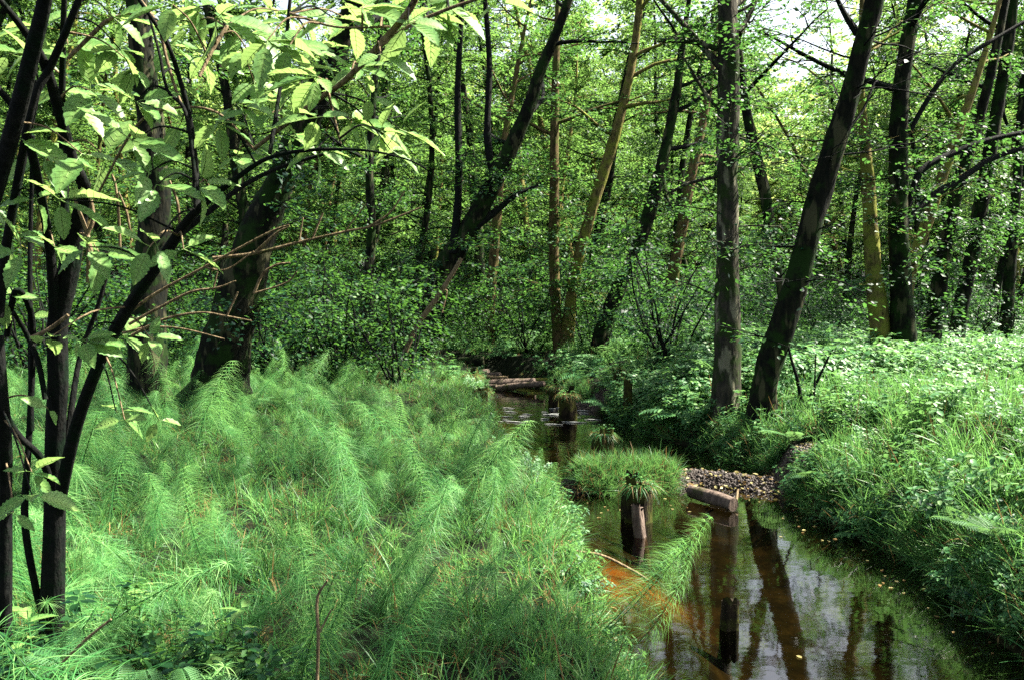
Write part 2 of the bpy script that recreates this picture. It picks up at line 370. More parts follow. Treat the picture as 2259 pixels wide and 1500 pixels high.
def gap_keep(pos):
    """the open glade above the creek: no foliage hangs into this wedge of air"""
    y = np.maximum(pos[:, 1], .1)
    az = np.degrees(np.arctan2(pos[:, 0], y)); el = np.degrees(np.arctan2(pos[:, 2] - CAMZ, np.hypot(pos[:, 0], y)))
    j = R.normal(0, 1.1, len(pos)); j2 = R.normal(0, 2.0, len(pos))
    hole = (np.abs(az - 18.9 + j) < 1.5) & (el > 14.5 + j2)
    hole |= (np.abs(az - 9.3 + j) < 1.1) & (np.abs(el - 15.5 + j2) < 2.2)
    hole |= (np.abs(az + 1.5 + j) < 1.2) & (el > 16 + j2) & (el < 24)
    hole |= np.linalg.norm(np.cross(pos - np.array([1.2, 8.5, .2]), np.array(SUN_DIR)), axis=1) < 1.15 + .25 * j       # leaves cut away along the sun's path to light the islet
    hole |= (np.abs(az - 26.0 + j) < .8) & (np.abs(el - 12 + j2) < 2.0)
    return ~(hole & (pos[:, 1] > 8))

# ------------------------------------------------------------------ ground sheet and water
def axis(lo, hi, flo, fhi, fine, coarse):
    a = [flo]; st_ = fine
    while a[-1] < fhi: a.append(a[-1] + fine)
    b = a[-1]; s2 = fine
    while b < hi: s2 = min(coarse, s2 * 1.12); b += s2; a.append(b)
    b = a[0]; s2 = fine; pre = []
    while b > lo: s2 = min(coarse, s2 * 1.12); b -= s2; pre.append(b)
    return np.array(pre[::-1] + a)
gx = axis(-130, 130, -3.5, 6, .07, 8); gy = axis(-30, 260, 2.5, 16, .09, 10)
X, Y = np.meshgrid(gx, gy); Z = height(X, Y)
mb = MB(); ny, nx = X.shape
i = (np.arange(ny - 1)[:, None] * nx + np.arange(nx - 1)[None]).ravel()
mb.add(np.stack([X, Y, Z], -1).reshape(-1, 3), np.stack([i, i + 1, i + nx + 1, i + nx], 1))
me = mb.mesh('ground', M['ground'])
sd = creek_sdf(X, Y).ravel()
for k, val in (('bed', sstep(.12, -.05, sd)), ('gravel', sstep(.35, .6, gravel_mask(X, Y).ravel()) * (sd < .3)),
               ('sand', np.exp(-((X.ravel() - .86) ** 2 / .09 + (Y.ravel() - 5.75) ** 2 / .22)) * sstep(.1, -.05, sd) * 1.4 + .35 * np.exp(-((X.ravel() + .1) ** 2 / .1 + (Y.ravel() - 11.5) ** 2 / 4)) * (sd < .05))):
    a = me.attributes.new(k, 'FLOAT', 'POINT'); a.data.foreach_set('value', np.clip(val, 0, 1))
tag(link('ground', me), 'dark forest soil with mossy banks and brown creek bed', kind='structure')
wx = np.arange(-22, 5.2, .2); wy = np.arange(-6, 27, .2)
X, Y = np.meshgrid(wx, wy); mb = MB(); ny, nx = X.shape
i = (np.arange(ny - 1)[:, None] * nx + np.arange(nx - 1)[None]).ravel()
mb.add(np.stack([X, Y, 0 * X], -1).reshape(-1, 3), np.stack([i, i + 1, i + nx + 1, i + nx], 1))
me = mb.mesh('water', M['water'])
rw = .9 * np.exp(-((X - .4) ** 2 / 1.2 + (Y - 13.6) ** 2 / .8)) + .45 * np.exp(-((X - .7) ** 2 / .3 + (Y - 7) ** 2 / 1.)) + .3 * sstep(9, 11, Y)
a = me.attributes.new('rough_water', 'FLOAT', 'POINT'); a.data.foreach_set('value', np.clip(rw.ravel(), 0, 1))
tag(link('water', me), 'shallow brown creek water', kind='structure')

# ------------------------------------------------------------------ trees drawn from the photograph
def tree(name, label, cat, poly, d0, d1=None, mat='bark', top=13.0, sides=14, group=None, limbs=9, leafmat='alder', leaf=.085,
         lumps=.05, crown_from=5.0, n_leaf=46, extra=(), spread=2.6, low=3, tone=.5, moss_base=True):
    """poly: (px, py, width px) from the base up; the trunk goes on above the frame to the height top"""
    d1 = d0 if d1 is None else d1
    n = len(poly); pts, rs = [], []
    for k, (px, py, w) in enumerate(poly):
        d = d0 + (d1 - d0) * k / max(1, n - 1)
        pts.append(np.array(P(px, py, d))); rs.append(w / 2 / FPX * d)
    base = pts[0].copy(); g = hz(base[0], base[1]) - .15
    if base[2] > g + .25:
        dd = pts[0] - pts[1]; b2 = pts[0] + dd / max(1e-3, -dd[2]) * max(0, base[2] - g) * .8 if dd[2] < -.05 else pts[0].copy()
        b2[2] = g; b2[1] = base[1]; pts.insert(0, b2); rs.insert(0, rs[0] * 1.15)
    else: pts[0][2] = min(base[2], g)
    dirv = pts[-1] - pts[-2]; dirv /= np.linalg.norm(dirv); r = rs[-1]
    z0 = pts[-1][2]; steps = max(1, int((top - z0) / 1.6)) if top > z0 else 0
    for k in range(steps):
        dirv = dirv + np.array([0, 0, .12]) + R.normal(0, .05, 3); dirv /= np.linalg.norm(dirv)
        pts.append(pts[-1] + dirv * 1.6); rs.append(r * (1 - .8 * (k + 1) / steps))
    root_loc = pts[0].copy(); pts = [p - root_loc for p in pts]
    npr = 6
    cp = catmull(pts, npr); cr = np.interp(np.linspace(0, len(pts) - 1, len(cp)), np.arange(len(pts)), rs)
    h = cp[:, 2]; cr = cr * (1 + .28 * np.exp(-h / (.9 * rs[0] * 2 + .1)))
    T = thing(name, root_loc, label, cat, group)
    m = MB(); tube(m, cp, cr, sides, lumps, seed=1); link('trunk', m.mesh('trunk', M[mat]), T)
    keep = lambda p: gap_keep(p + root_loc)
    cm = MB()
    def grow(p0, dv, L, r0, leafy=True, nl=n_leaf):
        lp = limb_pts(p0, dv, L, 8, .3, .02); bm = MB()
        tube(bm, lp, np.linspace(r0, r0 * .25, len(lp)), 6, .05)
        for q in range(max(4, int(L * 3))):
            t = R.uniform(.25, 1); a = lp[int(t * 7)] * (1 - (t * 7) % 1) + lp[min(8, int(t * 7) + 1)] * ((t * 7) % 1)
            d = nrm(dv / np.linalg.norm(dv) + R.normal(0, .75, 3)); d[2] *= .5
            ll = R.uniform(.35, .95) * (1.1 - .3 * t)
            tp = limb_pts(a, d, ll, 3, .3)
            tube(bm, tp, np.linspace(r0 * .22 + .003, .003, 4), 4)
            if leafy: spray(cm, a, d, ll * 1.15, nl, leaf, tone=tone, keep=keep, full=leaf * FPX / max(root_loc[1], 1) > 13)
        link('branch', bm.mesh('branch', M['dark_stem' if mat == 'bark' else mat]), T)
    Hs = cp[:, 2]
    for k in range(limbs):
        hh = crown_from + (top - crown_from) * ((k + R.uniform(.1, .9)) / limbs) - root_loc[2]
        i = int(np.clip(np.searchsorted(Hs, hh), 1, len(cp) - 1)); az = R.uniform(0, 6.28)
        grow(cp[i], np.array([math.cos(az), math.sin(az), R.uniform(.15, .7)]), spread * R.uniform(.6, 1.1) * (1.15 - .5 * k / limbs), cr[i] * .4 + .01)
    for k in range(low * 3):
        hh = R.uniform(1.3, crown_from) - root_loc[2]; i = int(np.clip(np.searchsorted(Hs, hh), 1, len(cp) - 1)); az = R.normal(-1.57, 1.3)
        grow(cp[i], np.array([math.cos(az), math.sin(az), R.uniform(-.1, .4)]), R.uniform(.5, 1.4), .014, nl=34)
    for ex in extra:   # limbs seen in the photograph: list of (px, py, width)
        dd = d0 + (d1 - d0) * .5
        leafy = ex[-1] if isinstance(ex[-1], bool) else True
        pp = [q for q in ex if not isinstance(q, bool)]
        w = [np.array(P(a, b, dd + (k * .12))) - root_loc for k, (a, b, c) in enumerate(pp)]
        lp = catmull(w, 5); bm = MB(); tube(bm, lp, np.interp(np.linspace(0, len(pp) - 1, len(lp)), np.arange(len(pp)), [c / 2 / FPX * dd for _, _, c in pp]), 8, .05)
        for q in range(7):
            i = R.integers(len(lp) // 3, len(lp)); d = nrm(R.normal(0, 1, 3)); d[2] *= .5; ll = R.uniform(.3, .7)
            tube(bm, limb_pts(lp[i], d, ll, 3, .3), np.linspace(.008, .003, 4), 4)
            if leafy: spray(cm, lp[i], d, ll, 22, leaf, tone=tone, keep=keep)
        link('branch', bm.mesh('branch', M['dark_stem' if mat == 'bark' else mat]), T)
    if cm.v: tag(link('crown', cm.mesh('crown', M[leafmat]), T), kind='stuff')
    return T

TG = 'trees along the creek'
tree('alder_tree', 'straight thick grey-mottled trunk standing on the right bank beside the leaning dark trunk', 'tree',
     [(1600, 905, 62), (1603, 780, 56), (1605, 600, 50), (1606, 400, 46), (1607, 200, 46), (1605, 60, 44)], 10.7, mat='bark_pale', top=14, sides=18, group=TG, leaf=.075,
     crown_from=5.6, low=5, spread=3.6, limbs=14, n_leaf=60, extra=[
        [(1592, 150, 20), (1560, 115, 16), (1500, 45, 12), (1440, -20, 9)], [(1590, 112, 12), (1530, 92, 14), (1452, 90, 9)],
        [(1630, 75, 16), (1650, 40, 12), (1680, -30, 9)], [(1590, 245, 9), (1555, 205, 8), (1510, 130, 6)],
        [(1585, 390, 8), (1520, 405, 7), (1470, 430, 5)], [(1612, 300, 7), (1680, 320, 6), (1760, 345, 4), (1820, 360, 3)]])
tree('alder_tree', 'thick dark trunk leaning right over the creek, its foot hooked', 'tree',
     [(1660, 985, 40), (1678, 930, 66), (1690, 830, 55), (1728, 710, 56), (1768, 580, 50), (1802, 450, 52), (1840, 330, 46), (1872, 220, 42), (1905, 90, 40), (1928, 0, 38)], 10.0, 9.6,
     top=12, sides=18, group=TG, leaf=.075, crown_from=5.4, low=5, spread=3.6, limbs=14, n_leaf=60, extra=[
        [(1892, 75, 16), (1865, 35, 12), (1840, -15, 9)], [(1860, 290, 8), (1900, 250, 6), (1930, 180, 4)], [(1800, 500, 8), (1770, 540, 6), (1700, 545, 4)]])
tree('alder_tree', 'slender dark trunk bowed left between the grey-mottled trunk and the leaning trunk', 'tree',
     [(1722, 690, 10), (1716, 600, 16), (1700, 500, 22), (1682, 400, 26), (1660, 310, 24), (1640, 210, 18), (1628, 100, 15)], 13.0, top=9, group=TG, low=3, spread=1.8)
tree('alder_tree', 'large dark leaning trunk at the left behind the horsetail meadow, broad at the foot', 'tree',
     [(480, 850, 115), (505, 740, 100), (545, 600, 86), (590, 470, 72), (630, 370, 62), (660, 290, 58), (712, 180, 54), (765, 60, 46), (800, -40, 40)], 11.5, 10.5, top=13, sides=20,
     group=TG, lumps=.07, leafmat='alder', crown_from=5.0, low=3, tone=.35, mat='bark')
tree('alder_tree', 'upright broad dark trunk left of the big leaning one, ochre moss near its top', 'tree',
     [(325, 850, 80), (330, 700, 74), (338, 540, 68), (340, 400, 62), (330, 250, 52), (312, 100, 48), (300, -20, 44)], 11.8, top=14, sides=18, group=TG, lumps=.07, low=2, crown_from=5.6, mat='bark')
tree('alder_tree', 'dark crooked trunk leaning up to the right behind the logs in the middle', 'tree',
     [(905, 790, 40), (940, 690, 46), (985, 590, 52), (1030, 515, 46), (1082, 415, 40), (1130, 320, 34), (1168, 235, 30), (1195, 150, 24), (1240, 40, 20)], 19, 18, top=13, group=TG,
     extra=[[(1035, 510, 22), (1090, 470, 15), (1140, 430, 10), (1200, 405, 7)], [(1000, 560, 20), (1012, 400, 17), (1010, 200, 14), (1020, 0, 10)], [(1090, 400, 18), (1075, 300, 16), (1080, 150, 13), (1070, 0, 10)]], leaf=.10, low=4)
tree('alder_tree', 'thin straight trunk rising from the same foot as the ochre leaning one', 'tree',
     [(1238, 790, 30), (1228, 700, 24), (1222, 560, 22), (1222, 400, 22), (1224, 250, 18), (1228, 120, 15)], 20, top=12, mat='bark_sunlit_red', group=TG, leaf=.10, low=5)
tree('alder_tree', 'ochre sunlit trunk leaning right from the same foot as the thin straight one', 'tree',
     [(1246, 790, 34), (1262, 640, 24), (1290, 520, 24), (1330, 385, 25), (1362, 280, 22), (1393, 150, 18), (1412, 0, 15)], 20, 19.5, top=12, mat='bark_sunlit_moss', group=TG, leaf=.10, low=4)
tree('alder_tree', 'dark slim trunk leaning right beside a low stump, middle of the wood', 'tree',
     [(1308, 812, 40), (1340, 700, 34), (1375, 620, 32), (1410, 535, 30), (1440, 440, 28), (1468, 330, 24), (1492, 210, 20), (1505, 100, 14)], 18.5, top=11, group=TG, leaf=.10, low=4)
tree('alder_tree', 'reddish patchy trunk leaning right behind the grey-mottled trunk', 'tree',
     [(1462, 760, 30), (1480, 640, 26), (1503, 510, 25), (1522, 400, 22), (1545, 300, 19), (1562, 210, 15)], 24, top=12, mat='bark_sunlit_red', group=TG, leaf=.10, low=4)
tree('alder_tree', 'mossy yellow-green trunk standing left of the dark pair at the right', 'tree',
     [(1955, 830, 50), (1945, 750, 42), (1934, 650, 38), (1922, 520, 32), (1914, 400, 27), (1905, 290, 20), (1900, 180, 14)], 14.0, top=10, mat='bark_sunlit_moss', group=TG, leaf=.085, low=3, sides=16, lumps=.06)
tree('alder_tree', 'dark trunk right of the mossy yellow-green one, with an ochre top', 'tree',
     [(2008, 840, 54), (1996, 740, 48), (1986, 620, 44), (1980, 480, 42), (1982, 350, 38), (1988, 200, 34), (2005, 80, 32), (2020, -10, 30)], 13.8, top=13, group=TG, leaf=.085, low=3, sides=16, lumps=.05, extra=[
        [(1996, 495, 16), (2050, 440, 18), (2120, 395, 15), (2190, 350, 13), (2275, 322, 10)], [(2000, 470, 13), (2030, 380, 15), (2100, 340, 14), (2180, 310, 12), (2275, 290, 10)],
        [(1985, 330, 10), (2050, 215, 12), (2110, 140, 10), (2190, 90, 9), (2275, 40, 8)]])
tree('alder_tree', 'ochre-lit trunk leaning right behind the dark pair', 'tree',
     [(1995, 700, 24), (2010, 600, 25), (2045, 490, 26), (2075, 400, 22), (2110, 300, 20), (2150, 190, 15)], 15.5, top=10, mat='bark_sunlit_moss', group=TG, leaf=.09, low=2)
tree('alder_tree', 'dark mossy trunk rising from bushes right of the dark pair', 'tree',
     [(2050, 780, 40), (2062, 690, 36), (2080, 580, 30), (2100, 470, 30), (2125, 370, 26), (2160, 260, 22), (2195, 120, 18)], 16.0, top=12, group=TG, leaf=.09, low=3)
tree('alder_tree', 'slim dark trunk leaning right near the right edge', 'tree',
     [(2108, 760, 38), (2120, 680, 30), (2142, 570, 30), (2162, 460, 30), (2182, 350, 28), (2202, 230, 26), (2225, 90, 22)], 16.5, top=12, group=TG, leaf=.09, low=3)
tree('alder_tree', 'thin trunk furthest to the right', 'tree',
     [(2222, 680, 26), (2232, 560, 22), (2240, 440, 20), (2250, 300, 18), (2262, 150, 14)], 20, top=12, group=TG, leaf=.10, low=2)
tree('alder_tree', 'thin upright trunk left of the big crooked one, above the dark shrubs', 'tree',
     [(808, 740, 28), (812, 620, 24), (820, 500, 20), (815, 380, 17), (822, 240, 14)], 20, top=12, mat='bark', group=TG, leaf=.10, low=5)
tree('alder_tree', 'thin trunk with a lit edge just right of the crooked leaning trunk', 'tree',
     [(1078, 745, 24), (1082, 650, 22), (1090, 560, 22), (1098, 470, 20), (1110, 330, 16)], 23, top=12, mat='bark_sunlit_red', group=TG, leaf=.10, low=4)
# unseen trees added outside the frame so that their crowns shade the near creek and bank
for (x, y, h_, r_, nl_) in [(4.8, 4.5, 7.6, .15, 15), (10.2, 2.0, 12, .19, 20), (8.5, -2.5, 12, .18, 26), (6.0, -5.5, 12, .18, 20), (4.5, -9, 12, .2, 20)]:
    g = hz(x, y); T = thing('alder_tree', (x, y, g - .1), 'unseen alder added beyond the edge of the view for its shade', 'tree', 'trees added for shade beyond the right edge')
    tp = limb_pts((0, 0, 0), (.05, 0, 1), h_, 9, .08, .05); m = MB(); tube(m, tp, np.linspace(r_, .05, len(tp)), 12, .05); link('trunk', m.mesh('trunk', M['bark']), T)
    cm = MB(); bm = MB()
    for q in range(nl_):
        i = R.integers(6, 8) if nl_ == 15 else R.integers(5, 10); az = R.normal(3.14, .6) if nl_ == 15 else R.uniform(0, 6.28); lp = limb_pts(tp[i], (math.cos(az), math.sin(az), .05 if nl_ == 15 else .3), R.uniform(.8, 2.4), 5, .3)
        tube(bm, lp, np.linspace(.04, .01, 6), 5)
        for z_ in range(5): spray(cm, lp[R.integers(1, 6)], nrm(R.normal(0, 1, 3)) * [1, 1, .4], .9, 40, .10)
    link('branch', bm.mesh('branch', M['bark']), T); tag(link('crown', cm.mesh('crown', M['alder']), T), kind='stuff')

# ------------------------------------------------------------------ the wood behind: copies of a few trees and shrubs
def make_wood_tree(k):
    T = thing('woodland_tree', (0, 0, 0), 'slender leafy tree in the sunlit wood behind the creek', 'tree', 'trees of the wood behind')
    m = MB(); h = 15 + k; tp = limb_pts((0, 0, -.2), (R.normal(0, .12), R.normal(0, .06), 1), h, 10, .14, .03)
    tube(m, tp, np.linspace(.13 + .02 * k, .03, len(tp)), 9, .05)
    cm = MB()
    for q in range(42):
        t = R.uniform(.14, 1) ** .9 * 9.99; i = int(t); p0 = tp[i] * (1 - t % 1) + tp[i + 1] * (t % 1); az = R.uniform(0, 6.28)
        lp = limb_pts(p0, (math.cos(az), math.sin(az), R.uniform(0, .6)), R.uniform(1.2, 3.0) * (1.15 - .05 * t), 5, .3)
        tube(m, lp, np.linspace(.035, .008, 6), 4)
        tq = R.uniform(.3, .75)
        for z_ in range(6):
            d = nrm(R.normal(0, 1, 3)) * [1, 1, .2]; spray(cm, lp[R.integers(2, 6)], d, R.uniform(.7, 1.3), 54, R.uniform(.10, .15), flat=.12, tone=tq, tvar=.2, width=.7)
    link('trunk', m.mesh('trunk', M[['bark', 'bark_sunlit_red', 'bark', 'bark_sunlit_moss'][k % 4]]), T)
    tag(link('crown', cm.mesh('crown', M['far']), T), kind='stuff'); return T
wt = [make_wood_tree(k) for k in range(5)]; first = [True] * 5
spots = []
def try_spot(x, y, dmin, lst):
    return all((x - a) ** 2 + (y - b) ** 2 > dmin * dmin for a, b in lst)
def wood_blocked(x, y):
    az = math.degrees(math.atan2(x, y))
    return (abs(x - .345 * y) < 2.6 and y < 50) or abs(x - .165 * y) < .9 or (24.6 < az < 25.8 and y < 60)
for _ in range(4000):
    y = R.uniform(25, 68); x = R.uniform(-.72, .72) * y + R.normal(0, 1)
    if wood_blocked(x, y) or not try_spot(x, y, 2.6 + (y - 25) * .035, spots): continue
    if x > .42 * y and y < 60 and R.random() < .72: continue       # thinner wood at the right: the clearing shows through
    spots.append((x, y))
    if len(spots) >= 140: break
for n_, (x, y) in enumerate(spots):
    k = n_ % 5; s = R.uniform(.75, 1.15) * (.62 if abs(x - .338 * y) < 3.6 and y > 50 else 1); rz = R.uniform(0, 6.28); loc = (x, y, hz(x, y) - .1)
    if first[k]: wt[k].location = loc; wt[k].rotation_euler = (0, 0, rz); first[k] = False
    else: copy_tree(wt[k], loc, rz, s, None, R.normal(0, .06), R.normal(.06, .07))
def wood_label(o, kinds, nm):
    x, y = o.location.x, o.location.y; az = math.degrees(math.atan2(x, y))
    side = 'behind the two big leaning trunks at the left' if az < -14 else ('behind the dark shrubs left of the pool' if az < -3 else ('straight up the creek beyond the logs' if az < 9 else ('behind the grey-mottled trunk and the leaning one' if az < 20 else 'behind the dark pair of trunks at the right')))
    dep = 'near' if y < (38 if nm == 'tree' else 22) else 'far'
    lb = '%s %s %s' % (dep + ' ' + kinds, nm, side); o['label'] = lb; o['group'] = lb[:60]
for o in list(COL.objects):
    if o.parent is None and o.name.startswith('woodland_tree'):
        tk = [c for c in o.children if c.name.startswith('trunk')][0]; m0 = tk.data.materials[0].name
        wood_label(o, {'alder_bark': 'slender dark-stemmed', 'sunlit_reddish_bark': 'slender brown-stemmed', 'sunlit_mossy_bark': 'slender ochre-stemmed'}[m0], 'tree')
# a far backdrop of more woodland reading as one mass
def gn_scatter(name, protos, pts, rots, scales, idx):
    """one object whose points carry instances of the prototype meshes (geometry nodes)"""
    me = bpy.data.meshes.new(name); pts = np.asarray(pts, float)
    me.vertices.add(len(pts)); me.vertices.foreach_set('co', pts.ravel())
    a = me.attributes.new('rot', 'FLOAT_VECTOR', 'POINT'); a.data.foreach_set('vector', np.asarray(rots, float).ravel())
    a = me.attributes.new('scl', 'FLOAT_VECTOR', 'POINT')
    sc = np.asarray(scales, float); sc = np.repeat(sc[:, None], 3, 1) if sc.ndim == 1 else sc
    a.data.foreach_set('vector', sc.ravel())
    a = me.attributes.new('idx', 'INT', 'POINT'); a.data.foreach_set('value', np.asarray(idx, int))
    o = link(name, me)
    col = bpy.data.collections.new(name + '_kinds')
    for k, p in enumerate(protos):
        po = bpy.data.objects.new('%s_kind_%02d' % (name, k), p); col.objects.link(po)
    g = bpy.data.node_groups.new(name, 'GeometryNodeTree')
    g.interface.new_socket('Geometry', in_out='INPUT', socket_type='NodeSocketGeometry'); g.interface.new_socket('Geometry', in_out='OUTPUT', socket_type='NodeSocketGeometry')
    N, L = g.nodes, g.links
    gi = N.new('NodeGroupInput'); go = N.new('NodeGroupOutput'); ip = N.new('GeometryNodeInstanceOnPoints')
    ci = N.new('GeometryNodeCollectionInfo'); ci.inputs['Collection'].default_value = col; ci.inputs['Separate Children'].default_value = True; ci.inputs['Reset Children'].default_value = True
    def na(nm, ty):
        q = N.new('GeometryNodeInputNamedAttribute'); q.data_type = ty; q.inputs['Name'].default_value = nm; return q.outputs[0]
    L.new(gi.outputs[0], ip.inputs['Points']); L.new(ci.outputs[0], ip.inputs['Instance']); ip.inputs['Pick Instance'].default_value = True
    L.new(na('idx', 'INT'), ip.inputs['Instance Index'])
    er = N.new('FunctionNodeEulerToRotation'); L.new(na('rot', 'FLOAT_VECTOR'), er.inputs[0]); L.new(er.outputs[0], ip.inputs['Rotation'])
    L.new(na('scl', 'FLOAT_VECTOR'), ip.inputs['Scale']); L.new(ip.outputs[0], go.inputs[0])
    md = o.modifiers.new('scatter', 'NODES'); md.node_group = g
    return o
mt = []
for k in range(3):
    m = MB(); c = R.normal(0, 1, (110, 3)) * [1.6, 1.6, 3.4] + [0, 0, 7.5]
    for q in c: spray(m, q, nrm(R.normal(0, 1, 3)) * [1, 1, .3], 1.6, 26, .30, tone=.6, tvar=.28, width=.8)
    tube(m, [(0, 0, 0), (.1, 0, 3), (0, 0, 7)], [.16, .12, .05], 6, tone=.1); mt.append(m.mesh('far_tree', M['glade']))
pts = []
for _ in range(900):
    y = R.uniform(66, 120); x = R.uniform(-.75, .75) * y
    if (abs(x - .345 * y) > 4.5 or y > 80) and abs(x - .165 * y) > 2.2: pts.append((x, y, hz(x, y)))
pts = np.array(pts[:420]); n = len(pts)
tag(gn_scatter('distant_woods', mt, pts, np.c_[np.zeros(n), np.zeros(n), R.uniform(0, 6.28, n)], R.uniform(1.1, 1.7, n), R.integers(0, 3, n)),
    'pale sunlit mass of far trees closing the view', kind='stuff')

def make_shrub(k, mat, lbl, grp, lf=.085, nsp=60, H=2.2):
    T = thing('understory_shrub', (0, 0, 0), lbl, 'shrub', grp)
    m = MB(); cm = MB()
    for q in range(9):
        az = R.uniform(0, 6.28); lp = limb_pts((R.normal(0, .12), R.normal(0, .12), -.1), (math.cos(az) * .5, math.sin(az) * .5, 1), H * R.uniform(.7, 1.1), 7, .3)
        tube(m, lp, np.linspace(.022, .005, 8), 5)
        for z_ in range(nsp // 9):
            i = R.integers(2, 8); d = nrm(R.normal(0, 1, 3) + [math.cos(az) * .5, math.sin(az) * .5, 0]) * [1, 1, .3]; ll = R.uniform(.4, .85)
            tube(m, limb_pts(lp[i], d, ll, 2, .2), (.006, .004, .002), 3); spray(cm, lp[i], d, ll * 1.1, 30, lf, tone=.5, tvar=.28, full=k == 0)
    link('stem', m.mesh('stem', M['dark_stem']), T); tag(link('foliage', cm.mesh('foliage', M[mat]), T), kind='stuff'); return T
SG = 'dark shrubs under the trees'; SG2 = 'sunlit shrubs under the trees'
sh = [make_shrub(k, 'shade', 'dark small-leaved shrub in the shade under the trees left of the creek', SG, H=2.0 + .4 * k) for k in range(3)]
sh2 = [make_shrub(k, 'alder', 'bright leafy shrub in the wood behind and right of the creek', SG2, .09, H=1.9 + .5 * k) for k in range(3)]
f1 = [True] * 3; f2 = [True] * 3; sp = []
def place(lst, flags, k, loc, rz, s):
    if flags[k]: o = lst[k]; o.location = loc; o.rotation_euler = (0, 0, rz); o.scale = (s,) * 3; flags[k] = False
    else: copy_tree(lst[k], loc, rz, s)
for _ in range(6000):
    y = R.uniform(13.5, 40); x = R.uniform(-.75, .75) * y
    if float(creek_sdf(x, y)) < 1.3 or not try_spot(x, y, 1.1 + .02 * y, sp): continue
    az = math.degrees(math.atan2(x, y))
    if y < 19 and -3.5 < az < 8: continue                       # open view up the creek
    if az > 12 and y < 18 + R.uniform(0, 3): continue           # herb layer at the right, low
    if az > 22 and R.random() < .85: continue
    sp.append((x, y))
    if len(sp) >= 210: break
for n_, (x, y) in enumerate(sp):
    az = math.degrees(math.atan2(x, y)); k = n_ % 3; s = R.uniform(.65, 1.25) * (1 + .015 * (y - 14)) * (.8 if az > 12 and y < 26 else 1)
    loc = (x, y, hz(x, y) - .05)
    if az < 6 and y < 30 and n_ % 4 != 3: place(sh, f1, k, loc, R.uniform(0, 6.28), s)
    else: place(sh2, f2, k, loc, R.uniform(0, 6.28), s)  # some left shrubs take the bright leaf colour to stand for dappled sun

for o in list(COL.objects):
    if o.parent is None and o.name.startswith('understory_shrub'):
        wood_label(o, 'dark small-leaved' if o['group'] == SG else 'bright leafy', 'shrub')
# ------------------------------------------------------------------ ground plants
def ribbon(m, pts, wid, side, tone=.5, mi=0):
    pts = np.asarray(pts); w = np.broadcast_to(wid, (len(pts),))[:, None]; s = np.asarray(side)
    v = np.stack([pts - s * w / 2, pts + s * w / 2], 1).reshape(-1, 3); n = len(pts)
    i = np.arange(n - 1)[:, None] * 2; m.add(v, np.concatenate([i, i + 1, i + 3, i + 2], 1), tone, mi)
def ribbons(m, p0, d0, L, w, nseg=4, droop=.8, tone=.5, mi=0, power=1.6, side=None):
    """many arching blades at once; p0, d0: (n,3), L, w: (n,)"""
    n = len(p0); t = np.linspace(0, 1, nseg + 1); d0 = nrm(d0)
    L = np.broadcast_to(L, (n,)); w = np.broadcast_to(w, (n,)); droop = np.broadcast_to(droop, (n,))
    pos = p0[:, None] + d0[:, None] * (t[None, :, None] * L[:, None, None])
    pos[:, :, 2] -= (droop * L)[:, None] * t[None] ** power
    if side is None: side = nrm(np.cross(d0, nrm(R.normal(0, 1, (n, 3)))))
    ww = (w[:, None] * (1 - t[None] ** 2.5 * .92))[..., None]
    v = np.stack([pos - side[:, None] * ww / 2, pos + side[:, None] * ww / 2], 2).reshape(-1, 3)
    k = (np.arange(n)[:, None] * (nseg + 1) + np.arange(nseg)[None]).reshape(-1, 1) * 2
    m.add(v, np.concatenate([k, k + 1, k + 3, k + 2], 1), np.repeat(np.broadcast_to(tone, (n,)), 2 * (nseg + 1)), mi)
def tuft(n, L, w, spread, droop, tone=.5, r=.05, dry=.08, mats=('grass', 'dry'), nseg=4):
    m = MB(); az = R.uniform(0, 6.28, n); sp_ = R.uniform(.05, spread, n)
    d = np.c_[np.cos(az) * sp_, np.sin(az) * sp_, np.ones(n)]; p = np.c_[R.normal(0, r, (n, 2)), np.full(n, -.02)]
    LL = L * R.uniform(.45, 1.1, n); k = R.random(n) < dry
    for sel, mi in ((~k, 0), (k, 1)):
        if sel.any(): ribbons(m, p[sel], d[sel], LL[sel], w * R.uniform(.6, 1.2, sel.sum()), nseg, droop * R.uniform(.4, 1.3, sel.sum()), np.clip(R.normal(tone, .22, sel.sum()), 0, 1), mi)
    return m.mesh('grass_tuft', [M[mats[0]], M[mats[1]]])
def herb(nst, H, lf, mat='herb', tiers=5, tone=.5):
    m = MB()
    for q in range(nst):
        lp = limb_pts((R.normal(0, .10), R.normal(0, .10), -.02), (R.normal(0, .3), R.normal(0, .3), 1), H * R.uniform(.6, 1.1), 5, .25)
        tube(m, lp, np.linspace(.004, .002, 6), 3, mi=0)
        for z_ in range(tiers):
            t = (z_ + 1) / tiers * 4.99; i = int(t); c = lp[i] * (1 - t % 1) + lp[i + 1] * (t % 1); k = 4 if z_ < tiers - 1 else 6
            az = R.uniform(0, 6.28) + np.arange(k) * 6.28 / k + R.normal(0, .2, k)
            d = np.c_[np.cos(az), np.sin(az), R.uniform(-.35, .25, k)]
            leaves(m, c + d * .01, d, np.c_[R.normal(0, .2, (k, 2)), np.ones(k)], lf * R.uniform(.6, 1.15, k) * (1 - .3 * z_ / tiers), np.clip(R.normal(tone, .22, k), 0, 1), .58, full=True)
    return m.mesh('leafy_herb', M[mat])
